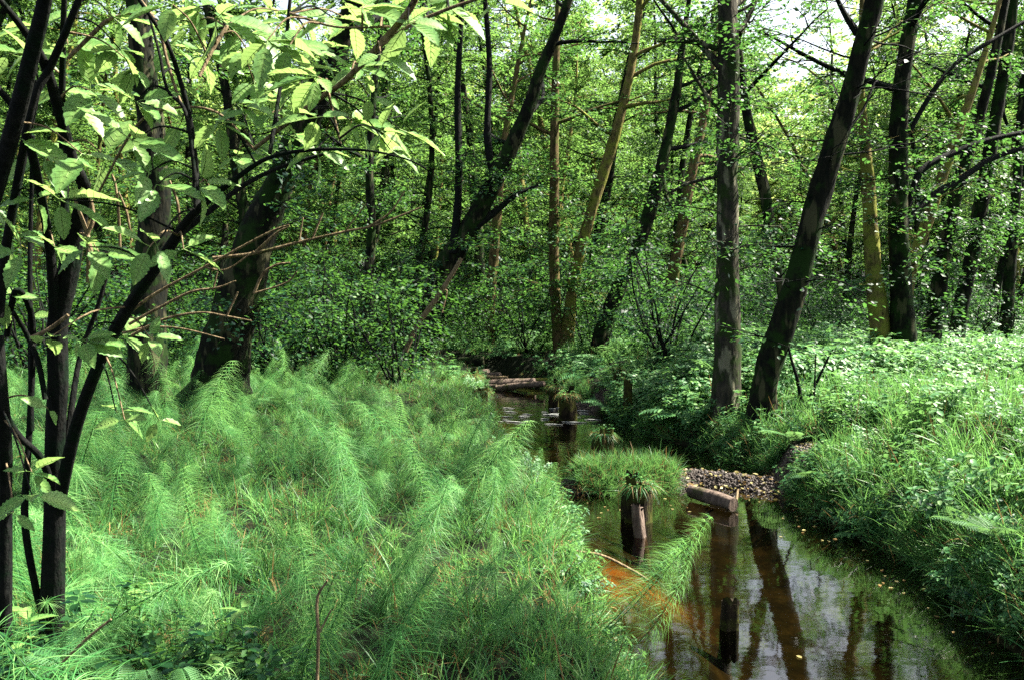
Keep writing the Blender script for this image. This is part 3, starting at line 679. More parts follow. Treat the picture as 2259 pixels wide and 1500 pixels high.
def fern_frond(L, npin=16, mat='fern', curve=.9):
    m = MB(); t = np.linspace(0, 1, 9); p = np.c_[t * L, np.zeros(9), .55 * L * t - curve * L * .6 * t ** 2.2]
    tube(m, p, np.linspace(.004, .001, 9), 3)
    for k in range(npin):
        u = .15 + .83 * k / npin; c = np.array([np.interp(u, t, p[:, 0]), 0, np.interp(u, t, p[:, 2])]); pl = L * .32 * math.sin(math.pi * min(1, (u * .86 + .08))) ** .8 + .008
        for sg in (-1, 1):
            d = np.array([.35, sg, -.12]); leaves(m, c[None], d[None], np.array([[0, 0, 1.]]), pl * .96, .5, .10, full=True)
            nn = 7; uu = np.linspace(.12, .9, nn); d = nrm(d); cc = c + d * (uu * pl)[:, None]
            for s2 in (-1, 1):
                dd = np.tile(nrm(d * .55 + s2 * np.array([1, 0, 0]) * .8), (nn, 1)); leaves(m, cc, dd, np.tile([0, 0, 1.], (nn, 1)), pl * .17 * (1.1 - uu * .75), np.clip(R.normal(.55, .15, nn), 0, 1), .55)
    return m.mesh('frond', M[mat])
fronds = [fern_frond(.5, 12), fern_frond(.42, 11, curve=1.05), fern_frond(.6, 14, curve=.75)]
def fern_clump_mesh(n=9, s=1.0):
    m = MB()
    for k in range(n):
        L = s * R.uniform(.35, .6); t = np.linspace(0, 1, 6); az = k * 6.28 / n + R.normal(0, .25); ca, sa = math.cos(az), math.sin(az)
        x = t * L; z = .75 * L * t - .6 * L * t ** 2.3
        for j in range(12):
            u = .12 + .85 * j / 12; xx = np.interp(u, t, x); zz = np.interp(u, t, z); pl = L * .26 * math.sin(math.pi * (u * .88 + .08)) ** .8
            c = np.array([[ca * xx, sa * xx, zz]] * 2); d = np.array([[ca * .35 - sa, sa * .35 + ca, -.1], [ca * .35 + sa, sa * .35 - ca, -.1]])
            leaves(m, c, d, np.tile([0, 0, 1.], (2, 1)), pl, np.clip(R.normal(.55, .2, 2), 0, 1), .30, full=True)
    return m.mesh('fern_clump', M['fern'])

def horsetail_mesh(H, seed, top=.0, mass=False):
    m = MB(); rg = R
    lean = rg.normal(0, .22, 2); n = 12; t = np.linspace(0, 1, n); sp_ = np.c_[lean[0] * H * t ** 2, lean[1] * H * t ** 2, H * t]
    tube(m, sp_, np.linspace(.0045, .0015, n), 4, mi=1, tone=.3)
    nw = 15 if mass else 21; P0, D0, LL, DR, TT = [], [], [], [], []
    for k in range(nw):
        u = .28 + .71 * (k / (nw - 1)) ** .9; c = np.array([np.interp(u, t, sp_[:, 0]), np.interp(u, t, sp_[:, 1]), u * H])
        nb = 14 if mass else 20
        bl = (.07 + .17 * min(1, (1.0 - u) * 3.2 + .08)) * (.75 + .25 * min(1, (u - .2) * 3)) * (H / .9)
        az = rg.uniform(0, 6.28) + np.arange(nb) * 6.28 / nb + rg.normal(0, .12, nb); up = .45 + .45 * u ** 3 + rg.normal(0, .14, nb)
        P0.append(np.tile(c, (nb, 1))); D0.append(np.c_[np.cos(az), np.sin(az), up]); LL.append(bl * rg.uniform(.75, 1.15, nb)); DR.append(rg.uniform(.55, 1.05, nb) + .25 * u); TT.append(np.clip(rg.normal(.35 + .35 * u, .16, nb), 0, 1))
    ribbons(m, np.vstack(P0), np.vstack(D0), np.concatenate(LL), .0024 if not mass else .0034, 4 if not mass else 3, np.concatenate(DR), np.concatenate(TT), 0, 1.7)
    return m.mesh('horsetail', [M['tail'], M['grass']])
ht = [horsetail_mesh(R.uniform(.78, 1.0), k) for k in range(6)]
htm = [horsetail_mesh(R.uniform(.75, .95), k, mass=True) for k in range(4)]

# horsetail meadow on the left bank
def meadow_ok(x, y, s):
    return x < float(cx_at(y)) and y < 17 and s > -.02
def tilted(tx, ty, rz): return (Matrix.Rotation(ty, 3, 'Y') @ Matrix.Rotation(tx, 3, 'X') @ Matrix.Rotation(rz, 3, 'Z')).to_euler()
pts = []
for _ in range(16000):
    y = R.uniform(1.9, 14.5); x = R.uniform(-.68 * y - .4, 1.6)
    s = float(creek_sdf(x, y))
    if not meadow_ok(x, y, s): continue
    if float(fnoise(x + 5, y * .8, .42)) < -.42 and y < 7.5: continue       # dark gaps between the clumps
    px = 1129.5 + FPX * x / y
    if y < 3.4 and -1.15 < x < -.45 and R.random() < .6: continue      # dark opening low down at the left
    if .9 < 1 and y > 2.2 and y < 3.3 and -.75 < x < -.35 and R.random() < .8: continue  # gap with dead stems
    if s < .22 + .2 * R.random() or (y > 9.5 and s < 1.1 + .25 * (y - 9.5)): continue
    dm = (.30 if y < 4.5 else .24) + .012 * y
    if not try_spot(x, y, dm, pts): continue
    pts.append((x, y))
    if len(pts) > 1150: break
pts.sort(key=lambda p: p[1])
def tail_zone(x, y):
    s = float(creek_sdf(x, y))
    if s < .8: return 'low feathery horsetail along the grassy edge of the left bank above the water', 'horsetails at the water edge'
    if x < -.42 * y: return 'feathery horsetail around and behind the foot of the dark forked shrub', 'horsetails round the forked shrub'
    if y < 2.9: return 'tall horsetail at the bottom of the view, seen from above as a fan', 'horsetails closest to the view'
    if y < 4.2: return 'feathery pale green horsetail in the near half of the left meadow', 'horsetails of the near meadow'
    return 'feathery sunlit horsetail in the middle of the left meadow', 'horsetails of the middle meadow'
HL = 'feathery pale green horsetail in the meadow on the left bank'; HG = 'horsetails of the left bank'
for k, (x, y) in enumerate(pts[:285]):
    o = link('horsetail', ht[k % 6], None, (x, y, hz(x, y) - .02)); s = R.uniform(.68, 1.0) * (.34 + .66 * float(sstep(.15, 1.15, creek_sdf(x, y))))
    s *= (.90 + .22 * float(fnoise(y, x, .5))) * R.choice([.62, .80, .92, 1.12]); o.scale = (s * 1.3, s * 1.3, s * R.uniform(.72, 1.0)); o.rotation_euler = tilted(R.normal(.32 if y < 5 else .12, .26), R.normal(.08, .28), R.uniform(0, 6.28)); hl_, hg_ = tail_zone(x, y); tag(o, hl_, 'horsetail', hg_)
rest = np.array(pts[285:]); n = len(rest)
tag(gn_scatter('horsetail_thicket', htm, np.c_[rest, height(rest[:, 0], rest[:, 1]) - .02], [tuple(tilted(R.normal(.1, .24), R.normal(.05, .24), R.uniform(0, 6.28))) for _ in range(n)], R.uniform(.7, .98, n) * (.9 - .48 * sstep(6.0, 9.5, rest[:, 1])) * (.32 + .68 * sstep(.15, 1.3, creek_sdf(rest[:, 0], rest[:, 1]))), R.integers(0, 4, n)),
    'dense sunlit mass of horsetails in the further part of the left meadow', kind='stuff')
# horsetails that lean out over the water
for (px, py, z, tx, ty, s, lb) in [(1335, 1395, .16, .0, 1.0, .85, 'horsetail arching out over the water at the near left bank'), (1370, 1450, .15, .35, .85, .7, 'horsetail leaning over the near water below the arching one'), (1160, 1115, .3, .1, .6, .5, 'horsetail drooping over the dark channel left of the gravel bar'),
                                   (1300, 1420, .15, .3, .75, .8, 'horsetail crowding behind the arching one at the near left bank')]:
    p = PZ(px, py, z); o = link('horsetail', ht[int(px) % 6], None, p); o.scale = (s,) * 3; o.rotation_euler = (tx, ty, .4); tag(o, lb, 'horsetail', HG)

# grass, herbs and ferns as ground cover
G = [tuft(60, .58, .0075, .9, .75), tuft(50, .75, .0085, .7, .85, .65), tuft(60, .42, .006, 1.2, .6, .5), tuft(44, .6, .007, .9, .8, .5, dry=.55)]
H_ = [herb(7, .45, .085), herb(6, .6, .10, tone=.6), herb(8, .3, .065, tone=.45), fern_clump_mesh(9, 1.0)]
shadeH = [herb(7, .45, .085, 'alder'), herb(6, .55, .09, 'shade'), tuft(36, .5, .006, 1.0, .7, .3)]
allp = G + H_ + shadeH     # idx 0-3 grass, 4-6 herb, 7 fern, 8-10 darker copies with shade put into their colour
P_, R_, S_, I_ = [], [], [], []
def put(x, y, idx, s, tilt=.15, z=None, tx=None):
    if -4.6 < x < 1.0 and 14.6 < y < 20.2:
        if R.random() < .3: return
        idx = int(R.choice([2, 2, 0, 3, 6])); s *= .6
    P_.append((x, y, hz(x, y) if z is None else z)); R_.append(tuple((Matrix.Rotation(R.normal(0, tilt) + (tx[1] if tx else 0), 3, 'Y') @ Matrix.Rotation(R.normal(0, tilt) + (tx[0] if tx else 0), 3, 'X') @ Matrix.Rotation(R.uniform(0, 6.28), 3, 'Z')).to_euler())); S_.append(s); I_.append(idx)
n_right = 0
for _ in range(60000):                                    # right bank, near: lush drooping grass
    y = R.uniform(2.2, 13.5); x = R.uniform(1.2, .72 * y + 1.5)
    s = float(creek_sdf(x, y))
    if s < .02 or x < float(cx_at(y)): continue
    if float(gravel_mask(x, y)) > .45: continue
    if R.random() < .35: continue
    n_right += 1
    lean = (0.0, -.5 * max(0, 1 - s / .9)) 
    q = R.random()
    herby = sstep(9.5, 13, y) * .6 + .12
    if q < herby: idx = int(R.integers(4, 7))
    elif q < herby + .02: idx = 7
    elif q < herby + .10: idx = 3
    else: idx = int(R.integers(0, 3))
    put(x, y, idx, R.uniform(.55, 1.2) * (.8 if s < .35 else 1) * (1 if idx < 4 else .95), .2, tx=lean)
    if n_right > 2600: break
for _ in range(14000):                                    # fringes hanging over both water edges
    y = R.uniform(3.6, 19); side_ = 1 if R.random() < .6 else -1; x = float(cx_at(y)) + side_ * R.uniform(.4, 1.8)
    s = float(creek_sdf(x, y))
    if not (-.02 < s < .32) or float(gravel_mask(x, y)) > .4 or hz(x, y) < .02: continue
    if len(P_) > n_right + 1500: break
    put(x, y, int(R.choice([0, 1, 2, 0, 1, 2, 6, 3])), R.uniform(.4, .8), .25, tx=(0, -side_ * R.uniform(.3, 1.0)))
n_ = 0
for _ in range(60000):                                    # right and back: pale broad-leaved herbs
    y = R.uniform(11, 40); x = R.uniform(-.75 * y, .75 * y)
    s = float(creek_sdf(x, y)); 
    if s < .1: continue
    az = math.degrees(math.atan2(x, y)); 
    if x < float(cx_at(min(y, 17.6))) and y < 14: continue
    if R.random() < (y - 11) / 60: continue
    n_ += 1
    q = R.random()
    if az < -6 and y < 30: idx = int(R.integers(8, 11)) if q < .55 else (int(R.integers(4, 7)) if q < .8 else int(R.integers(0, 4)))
    elif az < 12: idx = int(R.integers(0, 3)) if q < .6 else int(R.integers(4, 8))
    else: idx = int(R.integers(4, 7)) if q < .72 else (7 if q < .8 else int(R.integers(0, 4)))
    put(x, y, idx, R.uniform(.7, 1.25) * (1.25 if az > 12 else .9), .2)
    if n_ > 6500: break
n_ = 0
for _ in range(30000):                                    # left bank: grass and herbs between the horsetails and along the edge
    y = R.uniform(1.9, 16); x = R.uniform(-.72 * y - .5, 1.6); s = float(creek_sdf(x, y))
    if s < .03 or x > float(cx_at(y)) : continue
    edge = s < .6
    if not edge and R.random() < .25: continue
    n_ += 1
    q = R.random()
    if y < 3.2 and x < -.9: idx = int(R.choice([10, 6, 7, 8, 9]))
    elif q < .78: idx = int(R.choice([0, 1, 2, 2, 3, 10]))
    else: idx = int(R.choice([0, 2, 10, 10, 1]))
    put(x, y, idx, R.uniform(.5, .85), .2, tx=(0, .45 * max(0, 1 - s / .5)))
    if n_ > 3000: break
n_ = 0
for _ in range(20000):                                    # grassy end of the gravel bar
    x = R.uniform(.7, 1.75); y = R.uniform(8.0, 9.1)
    e = ((x - 1.15) / .60) ** 2 + ((y - 8.45) / .38) ** 2
    if e > 1: continue
    n_ += 1; put(x, y, int(R.choice([0, 2, 2, 2, 3])), R.uniform(.40, .8), .35, tx=(.5 * (8.5 - y) / .3, 0))
    if n_ > 700: break
tag(gn_scatter('ground_cover', allp, P_, R_, S_, I_), 'grass, herbs and small ferns covering the banks', kind='stuff')

# ------------------------------------------------------------------ ferns one can single out
def fern(loc, n, s, label, tilt=0.0):
    T = thing('fern', loc, label, 'fern', None)
    for k in range(n):
        f = link('frond', fronds[k % 3], T); az = k * 6.28 / n + R.normal(0, .2); f.rotation_euler = (R.normal(0, .15), R.normal(-.25, .15), az); f.scale = (s * R.uniform(.8, 1.15),) * 3
    return T
def fp(px, py, d, dz=0):
    p = P(px, py, d); return (p.x, p.y, max(hz(p.x, p.y), p.z + dz) if dz else hz(p.x, p.y))
for (px, py, d, n, s, z, lb) in [(225, 1480, 2.1, 7, .30, .95, 'fern at the bottom left corner with narrow grey-green fronds'), (340, 1500, 2.0, 6, .26, 1.0, 'fern right of the corner one, pointing up at the bottom edge'),
                                 (430, 1490, 2.05, 6, .26, 1.0, 'pale fern at the bottom edge left of the largest horsetail'), (150, 1410, 2.4, 6, .30, .92, 'fern beside the foot of the dark forked trunk'),
                                 (2190, 1285, 5.1, 11, .45, .50, 'bright fern hanging from the right bank over the dark undercut'), (2120, 1240, 5.6, 8, .5, .40, 'smaller fern left of the bright one on the right bank'),
                                 (1790, 1120, 7.6, 8, .5, .28, 'fern at the water edge of the right bank near the gravel'), (1172, 800, 20.5, 9, 1.4, .7, 'arching fern on the bank behind the logs'),
                                 (1580, 745, 15, 8, 1.0, .9, 'fern behind the grey-mottled trunk'), (620, 880, 11, 8, .9, .5, 'fern at the right of the big leaning trunk')]:
    p = P(px, py, d); fern((p.x, p.y, z if z else hz(p.x, p.y)), n, s, lb)

# ------------------------------------------------------------------ stumps, logs, stones, fallen leaves
def blob_tube(name, label, cat, pts, rads, mat, sides=12, lump=.07, group=None):
    pts = np.array([list(p) for p in pts]); loc = pts[0].copy(); m = MB(); cp = catmull(pts - loc, 5)
    tube(m, cp, np.interp(np.linspace(0, len(pts) - 1, len(cp)), np.arange(len(pts)), rads), sides, lump)
    a = cp[0]; s2 = sides
    v0 = m.v[0][:sides]; m.add(np.vstack([v0, a[None]]), np.stack([(np.arange(s2) + 1) % s2, np.arange(s2), np.full(s2, s2)], 1))
    o = link(name, m.mesh(name, M[mat]), None, loc); return tag(o, label, cat, group)
def stump(px, py, zt, wpx, label, cap='grass', mat='stump', h0=-.3, lean=(0, 0), zb=0.0):
    p = PZ(px, py, zb); r = wpx / 2 / FPX * p.y
    T = thing('stump', (p.x, p.y, h0), label, 'stump', 'old posts and stumps in the creek'); m = MB(); H = zt - h0
    c = catmull([(0, 0, 0), (lean[0] * .5, lean[1] * .5, H * .5), (lean[0], lean[1], H)], 8)
    tube(m, c, r * np.linspace(1.15, .90, len(c)), 20, .10); vv = m.v[0].reshape(-1, 20, 3); aa = np.linspace(0, 6.28, 20, endpoint=False); rg_ = 1 + .14 * np.sin(5 * aa + R.uniform(0, 6)) * R.uniform(.3, 1, 20) + .08 * R.normal(0, 1, 20); cc_ = vv.mean(1, keepdims=True); vv[:] = cc_ + (vv - cc_) * rg_[None, :, None]; ph_ = R.uniform(0, 6); hh_ = (.55 * np.sin(aa + ph_) + R.normal(0, .30, 20)) * r; vv[-1, :, 2] += hh_; vv[-2, :, 2] += hh_ * .7; vv[-3, :, 2] += hh_ * .4; m.v[0] = vv.reshape(-1, 3); link('post', m.mesh('post', M[mat]), T)
    if cap:
        g = MB(); n = 480; az = R.uniform(0, 6.28, n); rr = r * 1.08 * np.sqrt(R.uniform(0, 1, n)); q = np.c_[lean[0] + rr * np.cos(az), lean[1] + rr * np.sin(az), np.full(n, H - .01)]
        sp_ = R.uniform(.2, 3.0, n); az = az + R.normal(0, .8, n); dry = R.random(n) < (.5 if cap == 'dry' else .25); L_ = R.uniform(.05, .20, n); d = np.c_[np.cos(az) * sp_, np.sin(az) * sp_, np.ones(n)]
        for sel, mi in ((~dry, 0), (dry, 1)): ribbons(g, q[sel], d[sel], L_[sel], .006, 4, 1.0, np.clip(R.normal(.5, .2, sel.sum()), 0, 1), mi)
        k = 60; az = R.uniform(0, 6.28, k); rr = r * R.uniform(.2, 1.1, k); q = np.c_[lean[0] + rr * np.cos(az), lean[1] + rr * np.sin(az), H + R.uniform(0, .08, k)]
        leaves(g, q, np.c_[np.cos(az), np.sin(az), R.uniform(-.5, .4, k)], np.c_[R.normal(0, .3, (k, 2)), np.ones(k)], R.uniform(.02, .045, k), np.clip(R.normal(.6, .2, k), 0, 1), .6)
        tag(link('grass_cap', g.mesh('grass_cap', [M['grass'], M['dry']]), T), kind='stuff')
    return T
stump(1253, 925, .42, 40, 'dark square stump with a dry grass top at the left end of the far gravel', 'dry')
stump(1222, 895, .38, 24, 'small dark stump just behind the one with a dry grass top', 'dry')
stump(1328, 1030, .42, 42, 'dark round stump crowned with grass standing alone in the pool', 'grass')
stump(1405, 1150, .35, 60, 'tall mossy post with a grass top at the front of the gravel bar', 'grass', lean=(.02, .04))
stump(1426, 1185, .24, 28, 'bare brown wedge of wood leaning on the tall mossy post', None, 'log', lean=(-.07, .05))
stump(1604, 1385, .17, 42, 'ragged dark stump standing alone in the near water', None, lean=(.02, 0))
stump(1062, 925, .50, 34, 'ochre grass-hung post at the left edge of the pool', 'dry')
stump(1040, 880, .55, 40, 'ochre post higher up the left bank beside the logs', 'dry', zb=.1)
stump(1362, 880, .75, 24, 'small dark stump among grass on the bank behind the far gravel', 'grass', zb=.2)
stump(1385, 905, .68, 20, 'dark jagged stub left of the grey-mottled trunk', None, zb=.2)
blob_tube('driftwood_log', 'grey-brown sawn log lying on the gravel bar at the water', 'log', [PZ(1522, 1082, .09), PZ(1570, 1095, .09), PZ(1618, 1112, .08)], [.062, .068, .064], 'log', 16, .09)
blob_tube('driftwood_stick', 'thin forked stick at the right end of the sawn log', 'stick', [PZ(1628, 1080, .12), PZ(1622, 1110, .05), PZ(1600, 1128, 0)], [.012, .014, .008], 'dead', 6)
for k, (a, b, r, mt_, lb) in enumerate([
        ((925, 812), (1068, 800), .15, 'bark', 'thick mossy log lying highest behind the pool'), ((930, 832), (1078, 822), .09, 'log', 'sunlit pale log below the thick mossy one'),
        ((985, 838), (1105, 828), .07, 'log', 'grey pole jutting out to the right over the pool'), ((1010, 858), (1180, 842), .09, 'log', 'mossy log bridging the head of the pool'),
        ((1075, 862), (1200, 846), .06, 'log', 'thin lit log at the waterline under the bridging log'), ((960, 852), (1060, 880), .07, 'bark_sunlit_red', 'short reddish log slanting down the left bank')]):
    z = [.62, .55, .5, .32, .12, .45][k]; d = [20, 18.6, 18, 17.2, 16.8, 16.2][k]
    p0 = P(*a, d); p1 = P(*b, d - .6); blob_tube('fallen_log', lb, 'log', [p0, (p0 + p1) / 2 + Vector((0, 0, .03)), p1], [r * 1.3, r * 1.2, r], mt_, 12, .08, 'fallen logs at the head of the pool')
for k, (a, b, r, d) in enumerate([((880, 806), (1010, 818), .10, 20.5), ((955, 845), (1120, 832), .06, 17.5), ((1010, 800), (1085, 850), .05, 18), ((1110, 850), (1235, 838), .06, 17.8), ((1000, 870), (1095, 850), .055, 16.4)]):
    p0 = P(*a, d); p1 = P(*b, d - .5); blob_tube('fallen_log', ['thin log poking out of the grass left of the heap', 'crooked thin log across the middle of the heap', 'short pole slanting through the log heap', 'mossy bough reaching right from the heap', 'low thin log on the bank at the pool edge'][k], 'log', [p0, (p0 + p1) / 2 + Vector((0, 0, .05)), p1], [r, r * .9, r * .5], ['log', 'dead', 'bark', 'bark_sunlit_moss', 'log'][k], 10, .10, 'fallen logs at the head of the pool')
# pebbles
def pebble():
    m = MB(); t = (1 + 5 ** .5) / 2
    v = nrm(np.array([(-1, t, 0), (1, t, 0), (-1, -t, 0), (1, -t, 0), (0, -1, t), (0, 1, t), (0, -1, -t), (0, 1, -t), (t, 0, -1), (t, 0, 1), (-t, 0, -1), (-t, 0, 1)], float))
    f = [(0, 11, 5), (0, 5, 1), (0, 1, 7), (0, 7, 10), (0, 10, 11), (1, 5, 9), (5, 11, 4), (11, 10, 2), (10, 7, 6), (7, 1, 8), (3, 9, 4), (3, 4, 2), (3, 2, 6), (3, 6, 8), (3, 8, 9), (4, 9, 5), (2, 4, 11), (6, 2, 10), (8, 6, 7), (9, 8, 1)]
    m.add(v * [1, .75, .5] * R.uniform(.8, 1.2, (12, 1)), f); return m.mesh('pebble', M['stone'])
peb = [pebble() for _ in range(4)]
pp = []
while len(pp) < 11000:
    n = 4000; x = R.uniform(.3, 3.5, n); y = np.where(R.random(n) < .75, R.uniform(7.6, 9.4, n), R.uniform(13.2, 14.6, n)); g = gravel_mask(x, y)
    k = (g > .5 + R.uniform(0, .3, n)); pp += list(zip(x[k], y[k]))
pp = np.array(pp[:11000]); n = len(pp); sc = R.gamma(3, .0030, n) + .005
tag(gn_scatter('gravel', peb, np.c_[pp, height(pp[:, 0], pp[:, 1]) + sc * .2], R.uniform(0, 6.28, (n, 3)), sc, R.integers(0, 4, n)), 'grey and brown pebbles of the gravel bars', kind='stuff')
# pale leaves lying on the gravel and on the water
def flat_leaf(): 
    m = MB(); a = R.normal(0, .1); leaves(m, np.array([[0, 0, 0.]]), np.array([[1., 0, .05]]), np.array([[0, a, 1.]]), 1.0, R.uniform(.1, .9), .6, full=True); return m.mesh('fallen_leaf', M['yellow' if len(fl) != 2 and len(fl) != 4 else 'dry'])
fl = []
for _ in range(5): fl.append(flat_leaf())
WL = ('small yellow leaf afloat on the brown water', 'yellow leaves floating on the creek'); GL = ('pale fallen leaf lying on the gravel bar', 'fallen leaves on the gravel')
cnt = 0
for _ in range(900):
    y = R.uniform(4.4, 8.2); x = R.uniform(.6, 3.1); s = float(creek_sdf(x, y))
    if s > -.08 or hz(x, y) > -.01: continue
    if R.random() > (.03 + .9 * math.exp(-((s + .15) / .22) ** 2) * (x > 1.6) + .6 * math.exp(-((y - 7.7) / .35) ** 2)): continue
    o = link('fallen_leaf', fl[cnt % 5], None, (x, y, .004)); o.rotation_euler = (0, 0, R.uniform(0, 6.28)); o.scale = (R.uniform(.022, .045),) * 3; tag(o, WL[0], 'leaf', WL[1]); cnt += 1
    if cnt >= 55: break
cnt = 0
for _ in range(3000):
    y = R.uniform(7.7, 9.3); x = R.uniform(.6, 3.2)
    if float(gravel_mask(x, y)) < .5: continue
    o = link('fallen_leaf', fl[cnt % 5], None, (x, y, max(hz(x, y), 0) + .03)); o.rotation_euler = (R.normal(0, .3), R.normal(0, .3), R.uniform(0, 6.28)); o.scale = (R.uniform(.03, .06),) * 3; tag(o, GL[0], 'leaf', GL[1]); cnt += 1
    if cnt >= 290: break
# foam and riffle ridges where the water drops below the logs
m = MB()
for q in range(30):
    x = R.uniform(-.35, 1.3); y = 13.2 + .5 * R.normal() + .3 * x; L_ = R.uniform(.08, .4); k = 5
    xs = np.linspace(0, L_, k); pts3 = np.c_[x + xs, y - .25 * xs + R.normal(0, .008, k), np.full(k, .008)]
    if float(creek_sdf(x, y)) > -.1: continue
    tube(m, pts3, [.002, .008, .01, .007, .002], 4)
tag(link('riffle_foam', m.mesh('riffle_foam', M['foam'])), 'thin white lines of broken water below the logs', kind='stuff')

# ------------------------------------------------------------------ the shrub in front, at the left
def big_leaf_mesh(L=1.0, W=.5, teeth=7, lobed=0.0):
    """toothed leaflet along +x with folded blade, raised midrib and wavy margin"""
    m = MB(); n = teeth * 2 + 1; t = np.linspace(0, 1, n); prof = np.sin(np.pi * t ** .78) ** .85 * W * .5
    prof = prof * (1 + lobed * np.sin(t * 12.0)); prof[1::2] *= 1.06; prof[2::2] *= .90; prof[0] = .01; prof[-1] = 0
    zc = -.16 * t ** 2; wav = R.normal(0, .012, n); mid = np.c_[t, 0 * t, zc]
    a = np.c_[t + .03, prof, zc + prof * .30 + wav]; b = np.c_[t + .03, -prof, zc + prof * .30 - wav]
    v = np.vstack([mid, a, b]); i = np.arange(n - 1)
    f = np.vstack([np.c_[i, i + 1, n + i + 1, n + i], np.c_[i + 1, i, 2 * n + i, 2 * n + i + 1]])
    tn = np.concatenate([np.full(n, .85), np.full(n, .45), np.full(n, .45)]); m.add(v, f, tn)
    for k in range(1, teeth):                       # side veins, slightly proud
        u = k / teeth; c = np.array([u, 0, -.16 * u ** 2 + .004])
        for sg in (-1, 1):
            pr = np.interp(u + .1, t, prof) * .85; e = np.array([u + .13, sg * pr, np.interp(u + .13, t, zc) + pr * .3 + .005])
            tube(m, [c, e], (.006, .002), 3, tone=.95, cap=False)
    tube(m, [(-.18, 0, .0), (0, 0, .0), (.5, 0, -.036), (.98, 0, -.15)], (.012, .012, .009, .003), 4, tone=.95)
    return m.mesh('leaf', M['big'])
BL = [big_leaf_mesh(1, .46), big_leaf_mesh(1, .52, 8), big_leaf_mesh(1, .40, 7, .05), big_leaf_mesh(1, .56, 7, .06)]
def stem_obj(parent, name, poly, root, mat='dark_stem', sides=9, lump=.05):
    """poly of (px, py, width px, depth)"""
    w = [np.array(P(a, b, d)) for a, b, c, d in poly]; cp = catmull([q - root for q in w], 6); m = MB()
    tube(m, cp, np.interp(np.linspace(0, len(poly) - 1, len(cp)), np.arange(len(poly)), [c / 2 / FPX * d for _, _, c, d in poly]), sides, lump)
    o = link(name, m.mesh(name, M[mat]), parent); return o, cp + root
base = np.array(P(115, 1420, 3.4)); base[2] = hz(base[0], base[1]) - .05
E = thing('elder_shrub', base, 'tall dark forked shrub with big pale toothed leaves at the left front', 'shrub')
STEMS = [
    ([(112, 1450, 52, 3.4), (118, 1200, 46, 3.35), (120, 1000, 42, 3.3), (128, 850, 44, 3.25), (126, 720, 42, 3.2), (150, 600, 44, 3.15), (175, 480, 34, 3.1), (188, 420, 26, 3.0), (160, 350, 22, 2.9), (130, 240, 22, 2.8), (100, 145, 20, 2.7), (55, 70, 16, 2.6), (0, 0, 12, 2.5), (-40, -50, 10, 2.5)], 'trunk'),
    ([(125, 720, 30, 3.2), (110, 560, 20, 3.05), (90, 430, 18, 2.9), (65, 320, 18, 2.8), (40, 250, 16, 2.75), (-10, 190, 14, 2.7)], 'stem'),
    ([(-15, 440, 30, 2.6), (18, 320, 34, 2.55), (45, 220, 34, 2.5), (70, 120, 32, 2.45), (95, 20, 30, 2.4), (105, -60, 28, 2.35)], 'stem'),
    ([(20, 500, 14, 2.8), (45, 360, 15, 2.75), (75, 220, 17, 2.7), (110, 150, 18, 2.7), (145, 70, 16, 2.65), (185, -30, 14, 2.6)], 'stem'),
    ([(0, 700, 16, 3.0), (12, 560, 18, 2.95), (35, 430, 17, 2.9), (60, 300, 17, 2.85), (85, 180, 15, 2.8)], 'stem'),
    ([(142, 540, 18, 3.1), (142, 420, 17, 3.05), (136, 260, 14, 3.0), (138, 120, 12, 2.9), (142, -30, 11, 2.8)], 'stem'),
    ([(125, 1150, 26, 3.35), (150, 1020, 26, 3.2), (175, 920, 26, 3.1), (215, 810, 24, 2.95), (262, 715, 26, 2.8), (310, 640, 24, 2.7), (368, 555, 24, 2.6), (400, 505, 20, 2.55), (445, 455, 16, 2.5), (520, 395, 12, 2.5), (590, 350, 9, 2.45), (680, 332, 8, 2.4), (800, 332, 6, 2.35), (890, 350, 4, 2.3), (940, 372, 3, 2.3)], 'stem'),
    ([(395, 520, 14, 2.55), (470, 460, 12, 2.6), (545, 405, 10, 2.65), (620, 370, 8, 2.7), (700, 345, 7, 2.7), (760, 330, 5, 2.7)], 'stem'),
    ([(435, 460, 14, 2.5), (432, 380, 14, 2.55), (420, 270, 12, 2.55), (395, 170, 10, 2.5), (365, 90, 9, 2.45), (300, -10, 8, 2.4)], 'stem'),
    ([(432, 400, 10, 2.5), (410, 250, 9, 2.5), (370, 200, 7, 2.5), (352, 120, 6, 2.5), (330, 40, 5, 2.5)], 'stem'),
    ([(595, 340, 9, 2.5), (612, 230, 8, 2.55), (628, 120, 8, 2.6), (640, 0, 7, 2.6), (648, -40, 7, 2.6)], 'stem'),
    ([(15, 740, 14, 3.2), (35, 640, 12, 3.1), (70, 700, 13, 3.2), (70, 850, 13, 3.3), (62, 1000, 13, 3.3), (55, 1150, 15, 3.3), (80, 1300, 15, 3.38), (108, 1400, 14, 3.4)], 'stem'),
    ([(120, 1090, 18, 3.35), (90, 1010, 14, 3.2), (40, 960, 14, 3.1), (10, 900, 14, 3.0), (2, 780, 13, 2.95)], 'stem'),
    ([(100, 880, 12, 3.2), (85, 800, 12, 3.2), (60, 740, 11, 3.2), (30, 690, 9, 3.1)], 'stem'),
    ([(10, 1420, 30, 3.1), (12, 1100, 28, 3.0), (12, 1000, 28, 2.9), (4, 880, 26, 2.8), (-5, 740, 24, 2.8)], 'stem'),
    ([(145, 1000, 14, 3.3), (160, 880, 12, 3.35), (178, 780, 11, 3.4), (215, 680, 10, 3.4), (235, 610, 9, 3.4)], 'stem'),
    ([(70, 950, 11, 3.3), (68, 800, 11, 3.3), (66, 600, 10, 3.3), (68, 480, 9, 3.3), (72, 300, 9, 3.2)], 'stem')]
stem_pts = []
for poly, nm in STEMS:
    o, cp = stem_obj(E, nm, poly, base, sides=12); stem_pts.append(cp)
ALLP = np.vstack(stem_pts)
